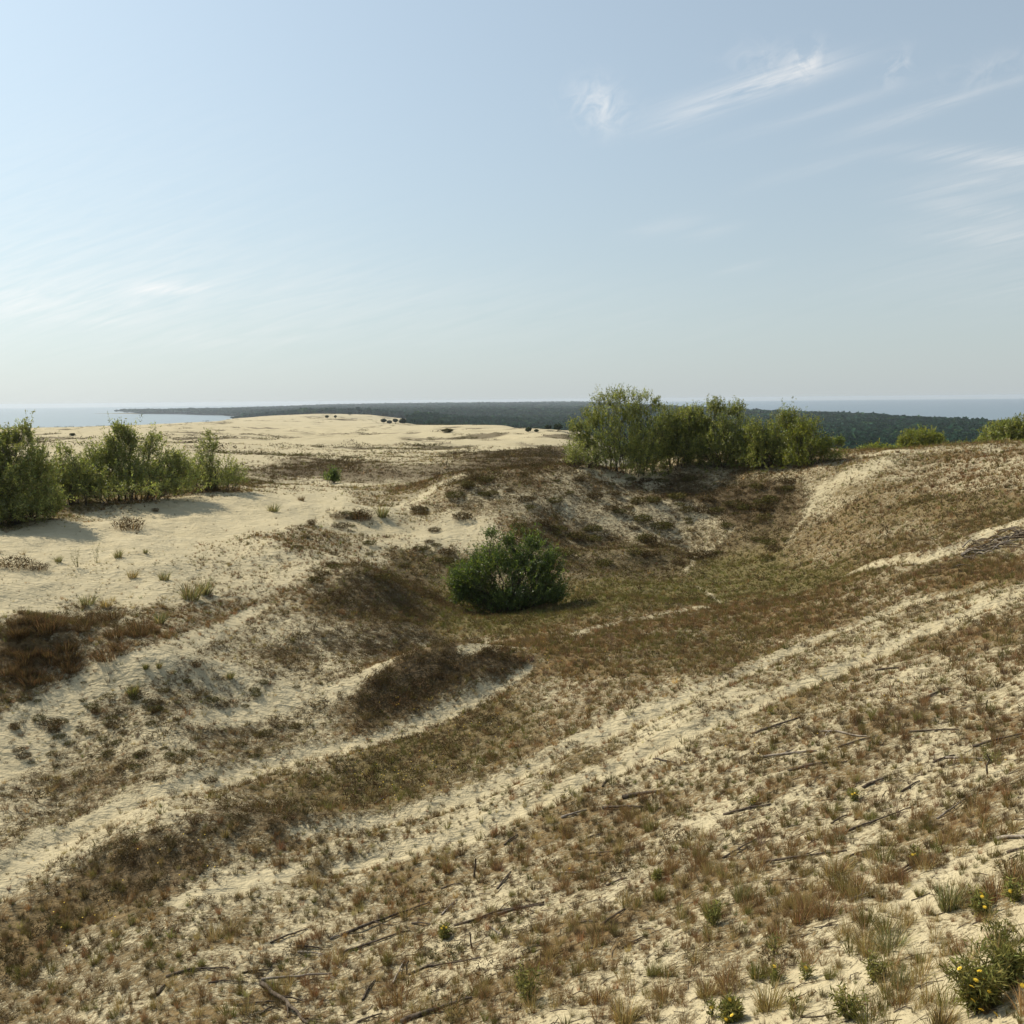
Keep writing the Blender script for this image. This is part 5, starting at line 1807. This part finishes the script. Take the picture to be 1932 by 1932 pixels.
BR = [
    ((644, 1766), (811, 1704), 6, 'long thick branch rising right, highest of the long ones in the bottom middle'),
    ((640, 1800), (774, 1757), 5, 'long branch just below and parallel to the highest long one'),
    ((834, 1727), (862, 1698), 4, 'short steep stick between the long branches and the stake'),
    ((857, 1748), (1027, 1703), 5, 'longest branch in the bottom middle, right of the short steep stick'),
    ((937, 1727), (1027, 1708), 6, 'thick branch lying close beside the longest one'),
    ((1134, 1747), (1179, 1716), 6, 'single clean stick pointing up right on bare sand'),
    ((772, 1840), (907, 1807), 5, 'slightly bowed branch above the wide russet tussock'),
    ((741, 1857), (764, 1813), 5, 'steep branch at the left end of the bowed one'),
    ((757, 1932), (891, 1885), 11, 'thickest log at the bottom edge in the middle'),
    ((1091, 1615), (1164, 1607), 4, 'flat stick lying right of the broad russet patch'),
    ((952, 1595), (977, 1575), 4, 'short stick on the sandy track edge'),
    ((777, 1743), (811, 1744), 4, 'short level stick between the two long branches'),
    ((917, 1748), (946, 1764), 4, 'short pale stick sloping down right, among a heap of litter'),
    ((1089, 1742), (1127, 1740), 4, 'short level stick left of the clean stick on sand'),
    ((684, 1888), (707, 1850), 5, 'steep dark stick left of the wide russet tussock'),
    ((832, 1678), (871, 1669), 4, 'curved short stick below the stake'),
    ((939, 1678), (964, 1645), 4, 'steep twig right of the stake'),
    ((1056, 1648), (1091, 1648), 4, 'level short stick beside a yellow flower'),
    ((1174, 1790), (1221, 1765), 4, 'thin stick in the weeds right of centre bottom'),
    ((674, 1930), (721, 1913), 5, 'pale curved stick at the bottom edge left of the thickest log'),
    ((1144, 1672), (1182, 1657), 4, 'thin stick left of the upright green tuft'),
    ((493, 1858), (582, 1934), 9, 'thick grey log pointing down right at the bottom edge'),
    ((493, 1850), (633, 1837), 6, 'long level branch starting at the thick grey log'),
    ((313, 1845), (433, 1827), 5, 'level branch left of the dark green tuft'),
    ((297, 1878), (313, 1857), 6, 'short thick stump-like stick at the lower left'),
    ((510, 1780), (580, 1753), 4, 'thin rising branch alone in the brown ground'),
    ((560, 1787), (607, 1790), 5, 'short thick stick, upper of two below the thin rising branch'),
    ((562, 1797), (613, 1802), 4, 'short stick, lower of two below the thin rising branch'),
    ((447, 1898), (533, 1890), 5, 'level branch crossing the thick grey log'),
    ((457, 1837), (513, 1830), 4, 'short level stick above the thick grey log'),
    ((490, 1915), (533, 1893), 4, 'short rising stick below the crossing branch'),
    ((393, 1855), (467, 1853), 3, 'thin level twig left of the thick grey log'),
    ((623, 1773), (644, 1765), 4, 'short stick at the left end of the highest long branch'),
    ((1425, 1385), (1508, 1355), 5, 'long straight stick rising right on the upper right slope'),
    ((1365, 1538), (1455, 1518), 5, 'long level branch in the centre of the right slope'),
    ((1431, 1630), (1598, 1605), 5, 'very long thin branch behind the pale straw tussock'),
    ((1363, 1620), (1435, 1580), 4, 'bent branch left of the very long thin one'),
    ((1435, 1430), (1541, 1418), 5, 'pale-edged level branch on the right slope'),
    ((1628, 1488), (1675, 1468), 6, 'short thick stick above the round green cushion'),
    ((1568, 1555), (1598, 1538), 4, 'small stick left of the round green cushion'),
    ((1595, 1571), (1721, 1523), 4, 'long thin branch passing below the round green cushion'),
    ((1728, 1566), (1781, 1556), 5, 'pale short branch on the sand right of the green cushion'),
    ((1768, 1546), (1838, 1498), 4, 'thin steep branch near the paler green tuft'),
    ((1681, 1658), (1735, 1623), 5, 'forked stick, upper prong, on the right slope'),
    ((1686, 1660), (1733, 1632), 5, 'forked stick, lower prong, on the right slope'),
    ((1741, 1321), (1791, 1298), 4, 'short stick high on the right slope'),
    ((1581, 1411), (1648, 1391), 4, 'thin branch over the upper right slope, left end low'),
    ((1540, 1382), (1650, 1393), 4, 'branch sloping gently down right, high on the slope'),
    ((1715, 1382), (1810, 1378), 4, 'level twig high on the slope near the right edge'),
    ((1701, 1495), (1735, 1474), 4, 'short stick right of the thick one over the cushion'),
    ((1651, 1266), (1696, 1261), 4, 'highest small stick on the right slope'),
    ((1488, 1455), (1598, 1438), 5, 'long branch left of the short thick stick'),
    ((1881, 1586), (1940, 1580), 8, 'pale bleached log at the right edge', True),
    ((1606, 1700), (1650, 1683), 5, 'bleached curved stick on the bare sand', True),
    ((1591, 1623), (1651, 1603), 4, 'thin branch to the right of the very long one'),
    ((1175, 1507), (1246, 1495), 9, 'thick dead log, upper of a pair, mid slope'),
    ((1137, 1526), (1214, 1523), 6, 'dead branch, lower of a pair, mid slope'),
    ((1059, 1544), (1107, 1529), 5, 'stick left of the pair of dead logs'),
    ((1137, 1485), (1154, 1470), 4, 'short stick above the pair of dead logs'),
    ((707, 1518), (734, 1501), 4, 'lone stick in the green patch of the lower middle'),
    ((1107, 1583), (1137, 1574), 4, 'small stick below the pair of dead logs'),
    ((1232, 1433), (1277, 1440), 3, 'thin level stick on the sandy track'),
    ((1780, 1431), (1861, 1433), 4, 'level branch joining the dark stake at the right'),
    ((1835, 1410), (1930, 1385), 5, 'long branch near the right edge above the dark stake'),
    ((1890, 1405), (1935, 1388), 4, 'short branch cut by the right edge'),
    ((1900, 1610), (1935, 1602), 5, 'dark branch below the bleached log at the right edge'),
    ((1760, 1440), (1800, 1425), 4, 'short stick left of the dark stake'),
]
for i, b in enumerate(BR):
    branch(b[0], b[1], b[2] * .92, b[3], i, pale=len(b) > 4 or i % 5 == 2, twigs=2 if i % 3 else 3, lift=.012)


def stake(px, py, hp, thick, lean, label, seed):
    r = np.random.default_rng(4000 + seed)
    x, y = hit(px, py, 300)
    D = math.hypot(x, y)
    h = hp * D / FPX * 1.1
    tb = Tubes()
    t = np.linspace(0, 1, 6)
    P = np.stack([lean * h * t + r.normal(0, .008, 6), r.normal(0, .008, 6), -.08 + (h + .08) * t], 1)
    tb.add(P, np.linspace(1, .7, 6) * thick * D / FPX * .5, 7)
    tb.add([P[4], P[4] + [.05 * h, .02, .10 * h]], [thick * D / FPX * .25, .002], 5)
    o = obj('dead_stump', tb.mesh('dead_stump', M_DEAD), None, (x, y, zat(x, y)))
    tag(o, label, 'stump', 'dead stems standing upright')


stake(894, 1657, 37, 5, .12, 'upright dead stake standing alone in the bottom middle', 1)
stake(1862, 1461, 32, 4, .08, 'dark upright stake on the right slope', 2)
stake(890, 1790, 32, 4, -.05, 'pale upright stick between long branches in the bottom middle', 3)
stake(767, 1838, 26, 4, .1, 'upright stick left of the bowed branch', 4)
stake(1860, 1342, 18, 3, .05, 'short upright stem high near the right edge', 5)


def brush_pile():
    """each stick of the brushwood heap by the sandy path"""
    r = np.random.default_rng(66)
    for k in range(44):
        t = r.uniform(0, 1)
        cx, cy = 1815 + 130 * t, 1050 - 44 * t + r.normal(0, 7 * (1 - .3 * t))
        ang = r.choice([-.35, .12, -.5, .3]) + r.normal(0, .2)
        L = r.uniform(20, 60)
        p0 = (cx - L / 2 * math.cos(ang), cy - L * .18 * math.sin(ang))
        p1 = (cx + L / 2 * math.cos(ang), cy + L * .18 * math.sin(ang))
        branch(p0, p1, r.uniform(1.6, 3.0), 'grey stick in the brushwood heap beside the sandy path', 400 + k, pale=(k % 3 == 0), twigs=2, lift=r.uniform(.02, .12), group='brushwood heap by the path')


brush_pile()


def twig_litter():
    r = np.random.default_rng(91)
    a0, b0 = np.array(hit(857, 1748)), np.array(hit(1027, 1703))
    dr = math.atan2(b0[1] - a0[1], b0[0] - a0[0])
    tb = Tubes()
    n = 0
    while n < 1300:
        px = r.uniform(450, 1990)
        lo = 1830 - (px - 450) * .38
        py = r.uniform(lo, 1960) if r.uniform() < .6 else r.normal(lo + 120, 60)
        if py > 1990 or py < 1180:
            continue
        x, y = hit(px, py, 200)
        L = r.uniform(.05, .22) * (1.0 if r.uniform() < .88 else 2.4)
        th = dr + r.normal(0, .8)
        dx, dy = math.cos(th) * L / 2, math.sin(th) * L / 2
        p0, p1 = (x - dx, y - dy), (x + dx, y + dy)
        rad = r.uniform(.002, .0048)
        m = (x + r.normal(0, .02), y + r.normal(0, .02))
        tb.add([(*p0, zat(*p0) + rad), (*m, zat(*m) + rad + r.uniform(0, .02)), (*p1, zat(*p1) + rad)], [rad, rad, rad * .6], 4)
        n += 1
    tag(obj('twig_litter', tb.mesh('twig_litter', M_DEAD)), 'dark fallen twigs strewn over the near slope', 'twigs', None, 'stuff')


twig_litter()

# ------------------------------------------------------------------ the air
def build_haze():
    m, N, L = new_mat('haze_air')
    out = N.new('ShaderNodeOutputMaterial')
    v = N.new('ShaderNodeVolumePrincipled')
    v.inputs['Color'].default_value = (0.80, 0.88, 0.97, 1)
    v.inputs['Density'].default_value = HAZE
    v.inputs['Anisotropy'].default_value = 0.25
    L.new(v.outputs[0], out.inputs['Volume'])
    h, zb, zt = 18000.0, -68.0, 4.0
    V = np.array([(-h, -h, zb), (h, -h, zb), (h, h, zb), (-h, h, zb), (-h, -h, zt), (h, -h, zt), (h, h, zt), (-h, h, zt)])
    F = np.array([(0, 3, 2, 1), (4, 5, 6, 7), (0, 1, 5, 4), (1, 2, 6, 5), (2, 3, 7, 6), (3, 0, 4, 7)])
    o = obj('haze', mesh_np('haze', V, F, m))
    tag(o, None, None, None, 'stuff')


HAZE = 6.0e-5
build_haze()
